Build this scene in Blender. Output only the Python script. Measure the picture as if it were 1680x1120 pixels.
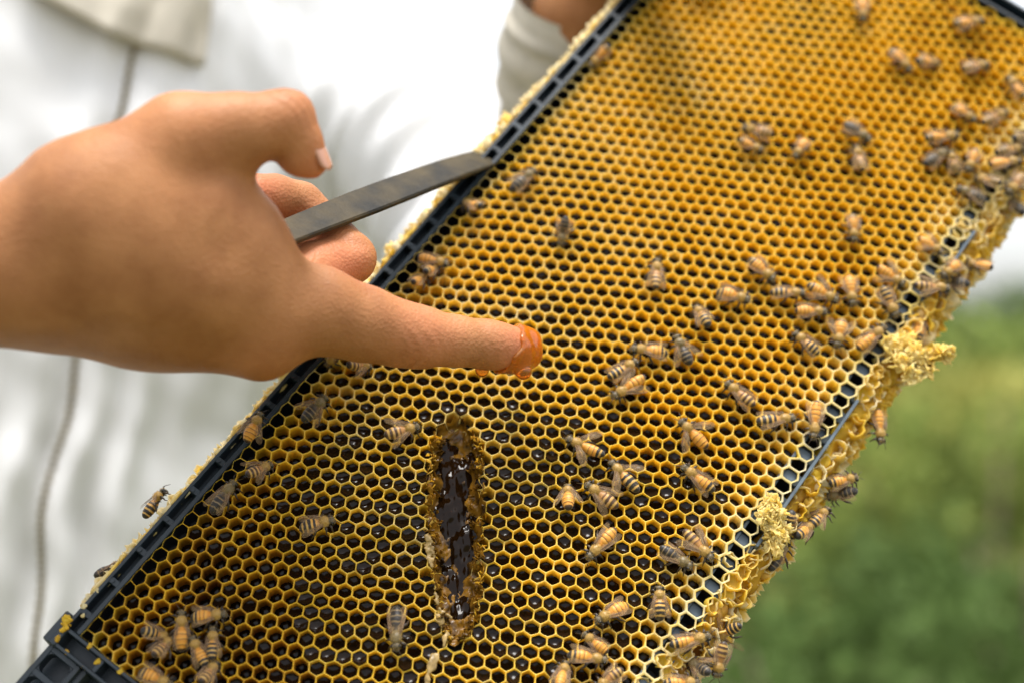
import bpy, math, itertools
import numpy as np
from mathutils import Matrix, Vector

# ------------------------------------------------------------------ camera, sky, sun, exposure
for o in list(bpy.data.objects):
    bpy.data.objects.remove(o)
scene = bpy.context.scene
COL = scene.collection
R_ = math.radians

cam_d = bpy.data.cameras.new("camera")
cam = bpy.data.objects.new("camera", cam_d)
COL.objects.link(cam)
cam.location = (0, 0, 1.25)
cam.rotation_euler = (R_(90), 0, 0)
cam_d.sensor_width = 36.0
cam_d.lens = 54.06
cam_d.clip_start = 0.02
cam_d.clip_end = 3000
cam_d.dof.use_dof = True
cam_d.dof.focus_distance = 0.548
cam_d.dof.aperture_fstop = 3.8
cam_d.dof.aperture_blades = 0
scene.camera = cam

SUN_EL, SUN_AZ = 84.0, 160.0          # azimuth measured clockwise from +Y
world = bpy.data.worlds.new("World")
scene.world = world
world.use_nodes = True
wn = world.node_tree
wn.nodes.clear()
sky = wn.nodes.new("ShaderNodeTexSky")
sky.sky_type = 'NISHITA'
sky.sun_disc = False
sky.sun_elevation = R_(SUN_EL)
sky.sun_rotation = R_(SUN_AZ)
sky.air_density = 1.0
sky.dust_density = 3.0
hsv = wn.nodes.new("ShaderNodeHueSaturation")   # overcast: the blue is veiled
hsv.inputs['Saturation'].default_value = 0.22
bg = wn.nodes.new("ShaderNodeBackground")
bg.inputs['Strength'].default_value = 0.12
wo = wn.nodes.new("ShaderNodeOutputWorld")
wn.links.new(sky.outputs[0], hsv.inputs['Color'])
wn.links.new(hsv.outputs[0], bg.inputs['Color'])
wn.links.new(bg.outputs[0], wo.inputs['Surface'])

sun_d = bpy.data.lights.new("sun", 'SUN')
sun_d.energy = 1.5
sun_d.angle = R_(25)
sun_d.color = (1.0, 0.97, 0.93)
sun = bpy.data.objects.new("sun", sun_d)
COL.objects.link(sun)
_d = Vector((math.sin(R_(SUN_AZ)) * math.cos(R_(SUN_EL)), math.cos(R_(SUN_AZ)) * math.cos(R_(SUN_EL)), math.sin(R_(SUN_EL))))
sun.rotation_euler = _d.to_track_quat('Z', 'Y').to_euler()
sun.location = (0, 0, 5)

vs = scene.view_settings
vs.view_transform = 'Standard'
vs.look = 'None'
vs.gamma = 1.0
vs.exposure = 1.6
vs.use_curve_mapping = False
scene.cycles.use_denoising = True
scene.cycles.max_bounces = 10
scene.cycles.transparent_max_bounces = 16
scene.cycles.sample_clamp_indirect = 6.0

rng = np.random.default_rng(7)

# ------------------------------------------------------------------ small tools
def link(o, parent=None):
    COL.objects.link(o)
    if parent is not None:
        o.parent = parent
    return o

def tag(o, label=None, cat=None, group=None, kind=None):
    if label: o["label"] = label
    if cat: o["category"] = cat
    if group: o["group"] = group
    if kind: o["kind"] = kind
    return o

def empty(name, M=None, parent=None):
    o = bpy.data.objects.new(name, None)
    o.empty_display_size = 0.01
    link(o, parent)
    if M is not None:
        o.matrix_world = M
    return o

def mesh(name, v, f, mats, smooth=True, mi=None, attrs=None):
    """v (n,3); f = (m,3|4) array or list of index lists"""
    me = bpy.data.meshes.new(name)
    v = np.asarray(v, np.float32)
    if isinstance(f, np.ndarray):
        k = f.shape[1]
        me.vertices.add(len(v)); me.vertices.foreach_set("co", v.ravel())
        me.loops.add(f.size); me.loops.foreach_set("vertex_index", f.astype(np.int32).ravel())
        me.polygons.add(len(f)); me.polygons.foreach_set("loop_start", np.arange(0, f.size, k, dtype=np.int32))
        me.update(calc_edges=True); me.validate()
    else:
        me.from_pydata(v.tolist(), [], f); me.update()
    if smooth:
        me.polygons.foreach_set("use_smooth", np.ones(len(me.polygons), bool))
    for m in (mats if isinstance(mats, (list, tuple)) else [mats]):
        me.materials.append(m)
    if mi is not None:
        me.polygons.foreach_set("material_index", np.asarray(mi, np.int32))
    for n, a in (attrs or {}).items():
        at = me.attributes.new(n, 'FLOAT', 'POINT')
        at.data.foreach_set("value", np.asarray(a, np.float32))
    return me

def obj(name, v, f, mats, parent=None, **k):
    return link(bpy.data.objects.new(name, mesh(name, v, f, mats, **k)), parent)

def noise(p, scale, seed, octs=3):
    """cheap smooth noise from random plane waves, about -1..1"""
    r = np.random.default_rng(seed)
    out = np.zeros(p.shape[:-1]); amp = 1.0; tot = 0
    for o in range(octs):
        k = r.normal(size=(7, 3)) * (2 ** o) / scale * 2.2
        ph = r.uniform(0, 6.283, 7)
        s = np.zeros_like(out)
        for a, b in zip(k, ph):
            s += np.sin(p @ a + b)
        out += amp * s / 2.6; tot += amp; amp *= .5
    return out / tot

class MB:
    """collects simple shapes into one mesh"""
    def __init__(s): s.v = []; s.f = []; s.n = 0; s.m = []
    def add(s, v, f, mi=0):
        s.v.append(np.asarray(v, float)); s.f += [[i + s.n for i in q] for q in f]; s.n += len(v); s.m += [mi] * len(f); return s
    def box(s, lo, hi, bev=0.0, mi=0):
        (x0, y0, z0), (x1, y1, z1) = lo, hi
        b = min(bev, (x1 - x0) * .45, (y1 - y0) * .45)
        def ring(z, i): return [(x0 + i, y0 + 0, z), (x1 - i, y0, z), (x1, y0 + i, z), (x1, y1 - i, z), (x1 - i, y1, z), (x0 + i, y1, z), (x0, y1 - i, z), (x0, y0 + i, z)]
        def ring2(z, i): return [(x0 + b + i, y0 + i, z), (x1 - b - i, y0 + i, z), (x1 - i, y0 + b + i, z), (x1 - i, y1 - b - i, z), (x1 - b - i, y1 - i, z), (x0 + b + i, y1 - i, z), (x0 + i, y1 - b - i, z), (x0 + i, y0 + b + i, z)]
        if b <= 0:
            v = [(x0, y0, z0), (x1, y0, z0), (x1, y1, z0), (x0, y1, z0), (x0, y0, z1), (x1, y0, z1), (x1, y1, z1), (x0, y1, z1)]
            return s.add(v, [[3, 2, 1, 0], [4, 5, 6, 7], [0, 1, 5, 4], [1, 2, 6, 5], [2, 3, 7, 6], [3, 0, 4, 7]], mi)
        L = [ring2(z0, 0), ring2(z1 - b, 0), ring2(z1, b * .6)]
        v = [p for l in L for p in l]
        f = [list(range(7, -1, -1)), list(range(16, 24))]
        for a in (0, 8):
            for k in range(8):
                f.append([a + k, a + (k + 1) % 8, a + 8 + (k + 1) % 8, a + 8 + k])
        return s.add(v, f, mi)
    def tube(s, pts, rad, n=8, cap=True, mi=0, flat=1.0):
        pts = np.asarray(pts, float); rad = np.broadcast_to(rad, len(pts))
        T = np.gradient(pts, axis=0); T /= np.linalg.norm(T, axis=1)[:, None] + 1e-12
        ref = np.array([0, 0, 1.0]) if abs(T[0][2]) < .9 else np.array([1.0, 0, 0])
        v = []
        for p, t, r in zip(pts, T, rad):
            a = np.cross(ref, t); a /= np.linalg.norm(a); b = np.cross(t, a)
            for k in range(n):
                w = 2 * math.pi * k / n
                v.append(p + r * (math.cos(w) * a + flat * math.sin(w) * b))
        f = []
        for i in range(len(pts) - 1):
            for k in range(n):
                f.append([i * n + k, i * n + (k + 1) % n, (i + 1) * n + (k + 1) % n, (i + 1) * n + k])
        if cap:
            f.append(list(range(n - 1, -1, -1))); f.append([(len(pts) - 1) * n + k for k in range(n)])
        return s.add(v, f, mi)
    def build(s, name, mats, parent=None, smooth=False, scale=1.0, **k):
        return obj(name, np.concatenate(s.v) * scale, s.f, mats, parent, smooth=smooth, mi=s.m, **k)
    def mesh(s, name, mats, smooth=True, scale=1.0):
        return mesh(name, np.concatenate(s.v) * scale, s.f, mats, smooth=smooth, mi=s.m)

def snet(fn, lo, hi, h):
    """surface nets: mesh of fn(P)=0, fn<0 inside"""
    lo = np.asarray(lo, float); hi = np.asarray(hi, float)
    n = np.ceil((hi - lo) / h).astype(int) + 1
    ax = [lo[i] + h * np.arange(n[i]) for i in range(3)]
    P = np.stack(np.meshgrid(*ax, indexing='ij'), -1)
    vol = fn(P)
    s = vol < 0
    sl = lambda a, o: a[o[0]:n[0] - 1 + o[0], o[1]:n[1] - 1 + o[1], o[2]:n[2] - 1 + o[2]]
    cs = list(itertools.product((0, 1), repeat=3))
    cnt = sum(sl(s, c).astype(np.int8) for c in cs)
    mask = (cnt > 0) & (cnt < 8)
    acc = np.zeros((mask.sum(), 3)); num = np.zeros(mask.sum())
    for c in cs:
        for a in range(3):
            if c[a]: continue
            d = list(c); d[a] = 1
            va = sl(vol, c)[mask]; vb = sl(vol, d)[mask]
            cr = (va < 0) != (vb < 0)
            t = np.where(cr, va / np.where(cr, va - vb, 1), 0)
            pos = np.tile(np.array(c, float), (len(t), 1)); pos[:, a] += t
            acc += pos * cr[:, None]; num += cr
    ij = np.argwhere(mask)
    v = lo + h * (ij + acc / num[:, None])
    idx = -np.ones(mask.shape, np.int64); idx[mask] = np.arange(len(v))
    quads = []
    for a in range(3):
        b, c = (a + 1) % 3, (a + 2) % 3
        sh = [slice(None)] * 3; sh2 = [slice(None)] * 3
        sh[a] = slice(0, n[a] - 1); sh2[a] = slice(1, n[a])
        s0 = s[tuple(sh)]; s1 = s[tuple(sh2)]
        e = np.argwhere(s0 != s1)
        e = e[(e[:, b] > 0) & (e[:, c] > 0) & (e[:, b] < n[b] - 1) & (e[:, c] < n[c] - 1)]
        flip = s0[tuple(e.T)]
        def g(db, dc):
            q = e.copy(); q[:, b] += db; q[:, c] += dc
            return idx[tuple(q.T)]
        q = np.stack([g(-1, -1), g(0, -1), g(0, 0), g(-1, 0)], 1)
        q[~flip] = q[~flip][:, ::-1]
        quads.append(q)
    return v, np.concatenate(quads)

def sm(a, b, k):
    h = np.clip(.5 + .5 * (b - a) / k, 0, 1)
    return b + (a - b) * h - k * h * (1 - h)

def cone(P, a, b, ra, rb):
    a = np.asarray(a, float); b = np.asarray(b, float)
    ab = b - a; t = np.clip(((P - a) @ ab) / (ab @ ab), 0, 1)
    return np.linalg.norm(P - a - t[..., None] * ab, axis=-1) - (ra + (rb - ra) * t)

def ell(P, c, r):
    r = np.asarray(r, float); q = (P - np.asarray(c, float)) / r
    k = np.linalg.norm(q, axis=-1); k2 = np.linalg.norm(q / r, axis=-1)
    return k * (k - 1) / np.maximum(k2, 1e-9)

# ------------------------------------------------------------------ materials
def mat(name, base, rough=.6, var=0.0, vscale=20.0, bump=0.0, bscale=60.0, spec=.5, sheen=0.0, sss=0.0, sssr=(1, .3, .15), ssss=.004,
        trans=0.0, ior=1.45, alpha=1.0, base2=None, transl=0.0, metal=0.0, coat=0.0, coords='Object'):
    m = bpy.data.materials.new(name); m.use_nodes = True
    nt = m.node_tree; N = nt.nodes; Lk = nt.links
    p = N['Principled BSDF']
    p.inputs['Base Color'].default_value = (*base, 1)
    p.inputs['Roughness'].default_value = rough
    p.inputs['Specular IOR Level'].default_value = spec
    p.inputs['IOR'].default_value = ior
    p.inputs['Metallic'].default_value = metal
    p.inputs['Transmission Weight'].default_value = trans
    p.inputs['Alpha'].default_value = alpha
    p.inputs['Sheen Weight'].default_value = sheen
    p.inputs['Coat Weight'].default_value = coat
    if sss:
        p.inputs['Subsurface Weight'].default_value = sss
        p.inputs['Subsurface Radius'].default_value = sssr
        p.inputs['Subsurface Scale'].default_value = ssss
    tc = N.new("ShaderNodeTexCoord")
    m["_c"] = 0
    if var or base2:
        nz = N.new("ShaderNodeTexNoise"); nz.inputs['Scale'].default_value = vscale; nz.inputs['Detail'].default_value = 5
        Lk.new(tc.outputs[coords], nz.inputs['Vector'])
        rp = N.new("ShaderNodeValToRGB")
        b2 = base2 or tuple(max(0, c * (1 - var)) for c in base)
        b1 = base if base2 else tuple(min(1, c * (1 + var)) for c in base)
        rp.color_ramp.elements[0].position = .32; rp.color_ramp.elements[1].position = .68
        rp.color_ramp.elements[0].color = (*b2, 1); rp.color_ramp.elements[1].color = (*b1, 1)
        Lk.new(nz.outputs['Fac'], rp.inputs['Fac']); Lk.new(rp.outputs['Color'], p.inputs['Base Color'])
    if bump:
        nb = N.new("ShaderNodeTexNoise"); nb.inputs['Scale'].default_value = bscale; nb.inputs['Detail'].default_value = 4
        Lk.new(tc.outputs[coords], nb.inputs['Vector'])
        bp = N.new("ShaderNodeBump"); bp.inputs['Strength'].default_value = bump; bp.inputs['Distance'].default_value = .3 / bscale
        Lk.new(nb.outputs['Fac'], bp.inputs['Height']); Lk.new(bp.outputs['Normal'], p.inputs['Normal'])
    if transl:
        tl = N.new("ShaderNodeBsdfTranslucent"); mx = N.new("ShaderNodeMixShader"); mx.inputs[0].default_value = transl
        src = p.inputs['Base Color'].links[0].from_socket if p.inputs['Base Color'].links else None
        if src: Lk.new(src, tl.inputs['Color'])
        else: tl.inputs['Color'].default_value = (*base, 1)
        Lk.new(p.outputs[0], mx.inputs[1]); Lk.new(tl.outputs[0], mx.inputs[2])
        Lk.new(mx.outputs[0], N['Material Output'].inputs['Surface'])
    return m

def wax_mat(name):
    """wax whose colour follows its age: 0 fresh cream, 1 golden, 2 brown; shade painted on the cells is added in (point attribute 'age')"""
    m = mat(name, (.6, .4, .1), rough=.42, spec=.35, bump=.25, bscale=900)
    nt = m.node_tree; N = nt.nodes; Lk = nt.links; p = N['Principled BSDF']
    at = N.new("ShaderNodeAttribute"); at.attribute_name = "age_shade"
    tc = N.new("ShaderNodeTexCoord")
    nz = N.new("ShaderNodeTexNoise"); nz.inputs['Scale'].default_value = 160; nz.inputs['Detail'].default_value = 4
    Lk.new(tc.outputs['Object'], nz.inputs['Vector'])
    ma = N.new("ShaderNodeMath"); ma.operation = 'MULTIPLY_ADD'; ma.inputs[1].default_value = .5; ma.inputs[2].default_value = -.25
    Lk.new(nz.outputs['Fac'], ma.inputs[0])
    ad = N.new("ShaderNodeMath"); ad.operation = 'ADD'; Lk.new(at.outputs['Fac'], ad.inputs[0]); Lk.new(ma.outputs[0], ad.inputs[1])
    dv = N.new("ShaderNodeMath"); dv.operation = 'DIVIDE'; dv.inputs[1].default_value = 2; Lk.new(ad.outputs[0], dv.inputs[0])
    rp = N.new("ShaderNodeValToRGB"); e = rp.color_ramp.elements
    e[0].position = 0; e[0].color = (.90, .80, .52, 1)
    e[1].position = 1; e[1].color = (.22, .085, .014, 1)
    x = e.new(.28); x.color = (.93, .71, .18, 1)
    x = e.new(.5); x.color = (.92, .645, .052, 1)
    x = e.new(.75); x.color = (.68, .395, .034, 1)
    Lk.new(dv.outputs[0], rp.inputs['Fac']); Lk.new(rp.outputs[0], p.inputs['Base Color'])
    tl = N.new("ShaderNodeBsdfTranslucent"); mx = N.new("ShaderNodeMixShader"); mx.inputs[0].default_value = .50
    Lk.new(rp.outputs[0], tl.inputs['Color'])
    Lk.new(p.outputs[0], mx.inputs[1]); Lk.new(tl.outputs[0], mx.inputs[2]); Lk.new(mx.outputs[0], N['Material Output'].inputs['Surface'])
    return m

M_wax = wax_mat("comb_wax")
M_plastic = mat("dark_plastic", (.012, .020, .027), rough=.38, var=.35, vscale=90, bump=.15, bscale=1200)
M_greyplastic = mat("grey_plastic", (.075, .10, .12), rough=.42, var=.3, vscale=200, bump=.15, bscale=1200)
M_black = mat("foundation_plastic", (.008, .007, .007), rough=.4)
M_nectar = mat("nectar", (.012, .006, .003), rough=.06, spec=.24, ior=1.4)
M_pool = mat("pooled_honey", (.010, .004, .001), rough=.05, spec=.25, ior=1.4)
M_gouge = mat("torn_wet_wax", (.36, .17, .015), rough=.2, base2=(.022, .010, .003), vscale=220, bump=.5, bscale=600, transl=.12)
M_smear = mat("smeared_wax", (.40, .27, .10), rough=.25, var=.4, vscale=300, bump=.4, bscale=700, transl=.2)

# ------------------------------------------------------------------ the ground and what grows behind
M_grass = mat("meadow", (.10, .115, .035), rough=.9, base2=(.10, .085, .045), vscale=1.2)
gv = np.array([(-900, -200, 0), (900, -200, 0), (900, 1800, 0), (-900, 1800, 0)], float)
tag(obj("ground", gv, [[0, 1, 2, 3]], M_grass, smooth=False), kind="structure")

M_bark = mat("bark", (.10, .075, .05), rough=.9, var=.3, vscale=40)
LEAF = {
    'dark': mat("leaf_dark", (.085, .135, .035), rough=.7, spec=.12, var=.45, vscale=3, transl=.25),
    'mid': mat("leaf_mid", (.19, .24, .055), rough=.7, spec=.12, var=.45, vscale=3, transl=.25),
    'yellow': mat("leaf_yellow", (.38, .36, .10), rough=.7, spec=.12, var=.4, vscale=3, transl=.25),
    'grey': mat("leaf_haze", (.42, .43, .35), rough=.7, var=.4, vscale=3, transl=.2),  # distance haze put into the leaf colour
}
def shrub(name, x, y, w, hgt, kind, n, leaf, label, cat, seed, group=None, z0=0.0):
    r = np.random.default_rng(seed)
    t = tag(empty(name, Matrix.Translation((x, y, z0))), label, cat, group)
    mb = MB()
    nst = 7
    tips = []
    for k in range(nst):
        a = 6.28 * k / nst + r.uniform(-.3, .3); rr = r.uniform(.3, .8) * w * .5
        p = np.array([[0, 0, 0], [rr * .35 * math.cos(a), rr * .35 * math.sin(a), hgt * .35], [rr * math.cos(a), rr * math.sin(a), hgt * r.uniform(.65, .95)]])
        mb.tube(p, [.02 * hgt + .006, .013 * hgt + .004, .004], 6); tips.append(p[2])
    mb.build("trunk", M_bark, t, smooth=True)
    nc = 26
    cc = r.normal(size=(nc, 3)); cc /= np.linalg.norm(cc, axis=1)[:, None]
    cc *= (r.uniform(.2, 1, nc) ** .5)[:, None] * np.array([w * .5, w * .5, hgt * .42]); cc[:, 2] += hgt * .54
    ci = r.integers(0, nc, n)
    p = cc[ci] + r.normal(size=(n, 3)) * np.array([w, w, hgt * .8]) * .085
    p[:, 2] = np.clip(p[:, 2], .03, None)
    a = r.normal(size=(n, 3)); a /= np.linalg.norm(a, axis=1)[:, None]
    b = np.cross(a, r.normal(size=(n, 3))); b /= np.linalg.norm(b, axis=1)[:, None]
    nrm = np.cross(a, b)
    s = leaf * r.uniform(.6, 1.3, (n, 1))
    v = np.stack([p - a * s, p + b * s * .35 + nrm * s * .12, p + a * s, p - b * s * .35 + nrm * s * .12], 1).reshape(-1, 3)
    f = np.arange(4 * n).reshape(-1, 4)
    obj("crown", v, f, LEAF[kind], t, smooth=False)
    return t
SH = [
    ("leafy_shrub", 1.02, 3.0, 1.0, .98, 'dark', 3200, .035, "dark green shrub low behind the comb's right-hand rim", "shrub"),
    ("leafy_shrub", .60, 2.5, .95, .92, 'dark', 3600, .034, "low deep green shrub at the bottom right picture edge, nearest the comb", "shrub"),
    ("leafy_shrub", 1.35, 4.4, 1.3, 1.15, 'mid', 3200, .045, "mid green shrub filling the right picture edge at half height", "shrub"),
    ("leafy_shrub", .9, 5.6, 1.5, 1.22, 'yellow', 3000, .05, "yellow-green bush directly right of the upper wax lump", "shrub"),
    ("leafy_shrub", 2.5, 6.5, 2.0, 1.28, 'yellow', 3000, .06, "yellowish bush at the right picture edge below the sky", "shrub"),
    ("leafy_shrub", 2.0, 9.5, 3.0, 1.55, 'mid', 3000, .08, "broad green bush on the far side of the meadow, right", "shrub"),
    ("leafy_shrub", -.62, 3.6, 1.0, 1.3, 'mid', 2200, .045, "green bush glimpsed between the suit and the frame's top bar", "shrub"),
    ("leafy_shrub", 3.4, 11, 2.4, 1.6, 'dark', 2400, .08, "dark bush farthest right across the meadow", "shrub"),
]
for i, s in enumerate(SH):
    shrub(*s, seed=40 + i, group="shrubs behind the hive frame")
def far_tree(x, y, w, h, kind, seed, label):
    r = np.random.default_rng(seed)
    shrub("far_tree", x, y, w, h, kind, 3000, w * .035, label, "tree", seed, "trees across the meadow")
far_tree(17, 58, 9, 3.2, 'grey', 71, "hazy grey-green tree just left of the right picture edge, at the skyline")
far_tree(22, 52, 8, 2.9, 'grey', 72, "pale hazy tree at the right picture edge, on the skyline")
far_tree(10, 62, 10, 2.9, 'mid', 73, "hazy tree on the skyline hidden mostly by the comb")

# ------------------------------------------------------------------ the beekeeper
M_suit = mat("white_cotton", (.70, .70, .70), rough=.9, var=.05, vscale=25, bump=.35, bscale=700, sheen=.2)
M_suit2 = mat("beige_cotton", (.50, .46, .38), rough=.9, var=.10, vscale=60, bump=.3, bscale=700)
M_zip = mat("zip_brass", (.20, .16, .07), rough=.4, var=.3, vscale=300)
M_ziptape = mat("zip_tape", (.34, .31, .25), rough=.8)
M_boot = mat("rubber_boot", (.03, .035, .03), rough=.6)
M_veil = mat("black_veil", (.03, .03, .03), rough=.9)

person = tag(empty("person", Matrix.Translation((-.30, .90, 0))),
             "person in a white bee suit pointing a bare honeyed finger at the comb", "person")
PO = np.array([-.30, .90, 0.0])

def torso_ab(z):
    a = np.interp(z, [.72, .95, 1.10, 1.20, 1.32, 1.42, 1.50, 1.56, 1.60], [.175, .17, .162, .160, .182, .198, .195, .12, .07])
    b = np.interp(z, [.72, .95, 1.15, 1.35, 1.45, 1.52, 1.60], [.145, .145, .146, .145, .135, .10, .07])
    return a, b
def torso_pt(th, z, off=0.0):
    a, b = torso_ab(z)
    th = np.asarray(th, float); z = np.asarray(z, float)
    P0 = np.stack([a * np.cos(th), -b * np.sin(th), z + 0 * th], -1)
    # folds in the cloth
    fold = .008 * noise(P0 * [1, 1, .35], .05, 6, 3) * np.clip(1.5 - z, .25, .6) + .006 * noise(np.stack([np.cos(th) * .17, np.sin(th) * .17, z * .35], -1), .06, 3, 3) + .004 * noise(P0, .10, 5, 3)
    zt = zip_th(z)
    d = (th - zt) * .17
    fold = fold + .0035 * np.exp(-((d - .014) / .006) ** 2) + .0035 * np.exp(-((d + .016) / .007) ** 2) + .003 * np.exp(-((d + .034) / .006) ** 2) - .003 * np.exp(-(d / .004) ** 2)
    fold = fold + (.008) * np.sin(d * 200 + 8 * z) * np.exp(-(d / .05) ** 2) * np.clip((1.3 - z) * 6, 0, 1)
    n = np.stack([np.cos(th) / a, -np.sin(th) / b, 0 * th], -1); n /= np.linalg.norm(n, axis=-1)[..., None]
    return P0 + n * (fold + off)[..., None]
def zip_th(z):
    return np.radians(np.interp(z, [.75, 1.09, 1.179, 1.378, 1.55], [72, 68, 63.6, 57, 50])) + .022 * np.sin(z * 34) + .012 * np.sin(z * 81 + 1)
# suit: torso, hood, trousers and both sleeves
sv = []; sf = []; nn = 0
def grid_add(P, closed=True):
    global nn
    h, w = P.shape[:2]
    ii, jj = np.meshgrid(np.arange(h - 1), np.arange(w if closed else w - 1), indexing='ij')
    j2 = (jj + 1) % w
    q = np.stack([ii * w + jj, ii * w + j2, (ii + 1) * w + j2, (ii + 1) * w + jj], -1).reshape(-1, 4)
    sv.append(P.reshape(-1, 3)); sf.append(q + nn); nn += h * w
zz = np.linspace(.74, 1.60, 190); tt = np.linspace(0, 2 * math.pi, 260, endpoint=False)
TH, ZZ = np.meshgrid(tt, zz)
grid_add(torso_pt(TH, ZZ))
def loft(pts, rad, nseg=40, nlen=60, wr=.010, seed=1):
    pts = np.asarray(pts, float); rad = np.asarray(rad, float)
    t = np.linspace(0, 1, len(pts)); s = np.linspace(0, 1, nlen)
    C = np.stack([np.interp(s, t, pts[:, i]) for i in range(3)], 1)
    for _ in range(6): C[1:-1] = (C[:-2] + C[2:] + 2 * C[1:-1]) / 4
    rr = np.interp(s, t, rad)
    T = np.gradient(C, axis=0); T /= np.linalg.norm(T, axis=1)[:, None]
    ref = np.array([.3, 1, .2]); A = np.cross(ref, T); A /= np.linalg.norm(A, axis=1)[:, None]; B = np.cross(T, A)
    w = np.linspace(0, 2 * math.pi, nseg, endpoint=False)
    P = C[:, None] + rr[:, None, None] * (np.cos(w)[None, :, None] * A[:, None] + np.sin(w)[None, :, None] * B[:, None])
    N_ = (P - C[:, None]) / rr[:, None, None]
    return P + N_ * (wr * noise(P, .05, seed, 3) + wr * .6 * np.sin(s * 60)[:, None] * noise(P, .08, seed + 9, 2))[..., None]
W2P = lambda pts: [np.array(p) - PO for p in pts]
LA = W2P([(-.17, .95, 1.42), (-.06, .90, 1.365), (.005, .84, 1.29)])
LF = W2P([(.005, .84, 1.29), (.022, .80, 1.315), (.025, .755, 1.35), (.026, .722, 1.385), (.031, .708, 1.404)])
RA = W2P([(-.44, .93, 1.42), (-.50, .80, 1.28), (-.45, .60, 1.21), (-.415, .57, 1.215)])
grid_add(loft(LA, [.075, .060, .050], seed=21)); grid_add(loft(RA, [.075, .06, .052, .05], seed=23))
for sx in (-1, 1):
    grid_add(loft([(sx * .085, 0, .78), (sx * .10, -.01, .45), (sx * .11, .0, .12)], [.105, .085, .07], seed=25 + sx))
th2 = np.linspace(0, 2 * math.pi, 40, endpoint=False); ph = np.linspace(-1.3, 1.55, 24)
T2, F2 = np.meshgrid(th2, ph)
grid_add(np.stack([.115 * np.cos(F2) * np.cos(T2), .125 * np.cos(F2) * np.sin(T2) + .01, 1.70 + .15 * np.sin(F2)], -1))
obj("suit", np.concatenate(sv), np.concatenate(sf), M_suit, person)
sv = []; sf = []; nn = 0
grid_add(loft(LF, [.046, .036, .031, .029, .026], wr=.003, seed=31))
obj("cuff", np.concatenate(sv), np.concatenate(sf), M_suit2, person)
# veil in front of the hood
T2, F2 = np.meshgrid(np.linspace(math.pi * 1.15, math.pi * 1.85, 20), np.linspace(-.6, .7, 16))
vv = np.stack([.122 * np.cos(F2) * np.cos(T2), .134 * np.cos(F2) * np.sin(T2) + .01, 1.70 + .156 * np.sin(F2)], -1)
sv = []; sf = []; nn = 0; grid_add(vv, False)
obj("veil", np.concatenate(sv), np.concatenate(sf), M_veil, person)
for sx in (-1, 1):
    mb = MB(); mb.tube([(sx * .11, 0, .30), (sx * .11, 0, .10), (sx * .112, -.03, .045), (sx * .115, -.12, .035), (sx * .115, -.19, .03)], [.075, .062, .055, .048, .03], 14)
    mb.build("boot", M_boot, person, smooth=True)
# zipper
zs = np.arange(.80, 1.52, .0032)
tp = MB()
zc = np.linspace(.80, 1.52, 200)
for side in (-1, 1):
    pass
Pz = torso_pt(zip_th(zc), zc, .0016)
Pl = torso_pt(zip_th(zc) + .007, zc, .0010); Pr = torso_pt(zip_th(zc) - .007, zc, .0010)
V = np.concatenate([Pl, Pz, Pr, Pl - [0, -.002, 0], Pr - [0, -.002, 0]]); k = len(zc)
F = []
for i in range(k - 1):
    F += [[i, i + k, i + k + 1, i + 1], [i + k, i + 2 * k, i + 2 * k + 1, i + k + 1]]
zp = obj("zipper", V, F, M_ziptape, person)
tb = MB()
Pz = torso_pt(zip_th(zs), zs, .0022)
for i, p in enumerate(Pz):
    s = .0005 if i % 2 else -.0005
    tb.box((p[0] + s - .0012, p[1] - .0012, p[2] - .0009), (p[0] + s + .0012, p[1] + .001, p[2] + .0009))
tb.build("teeth", M_zip, zp)
# collar flap
S, Tt = np.meshgrid(np.linspace(0, 1, 40), np.linspace(0, 1, 24))
th = np.radians(74 - 29 * S); zb = np.interp(S, [0, .45, 1], [1.425, 1.404, 1.392])
zf = zb + (1.50 - zb) * Tt
pf = torso_pt(th, zf, .0095 + .004 * np.sin(S * 5 + Tt * 3))
back = torso_pt(th, zf, .005 + .004 * np.sin(S * 5 + Tt * 3))
h_, w_ = S.shape
V = np.concatenate([pf.reshape(-1, 3), back.reshape(-1, 3)]); n0 = h_ * w_
F = []
for i in range(h_ - 1):
    for j in range(w_ - 1):
        a = i * w_ + j
        F += [[a, a + 1, a + w_ + 1, a + w_], [n0 + a, n0 + a + w_, n0 + a + w_ + 1, n0 + a + 1]]
for j in range(w_ - 1):
    F += [[j, n0 + j, n0 + j + 1, j + 1]]
for i in range(h_ - 1):
    a = i * w_ + w_ - 1; F += [[a, n0 + a, n0 + a + w_, a + w_]]
obj("collar_flap", V, F, M_suit2, person)

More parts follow.
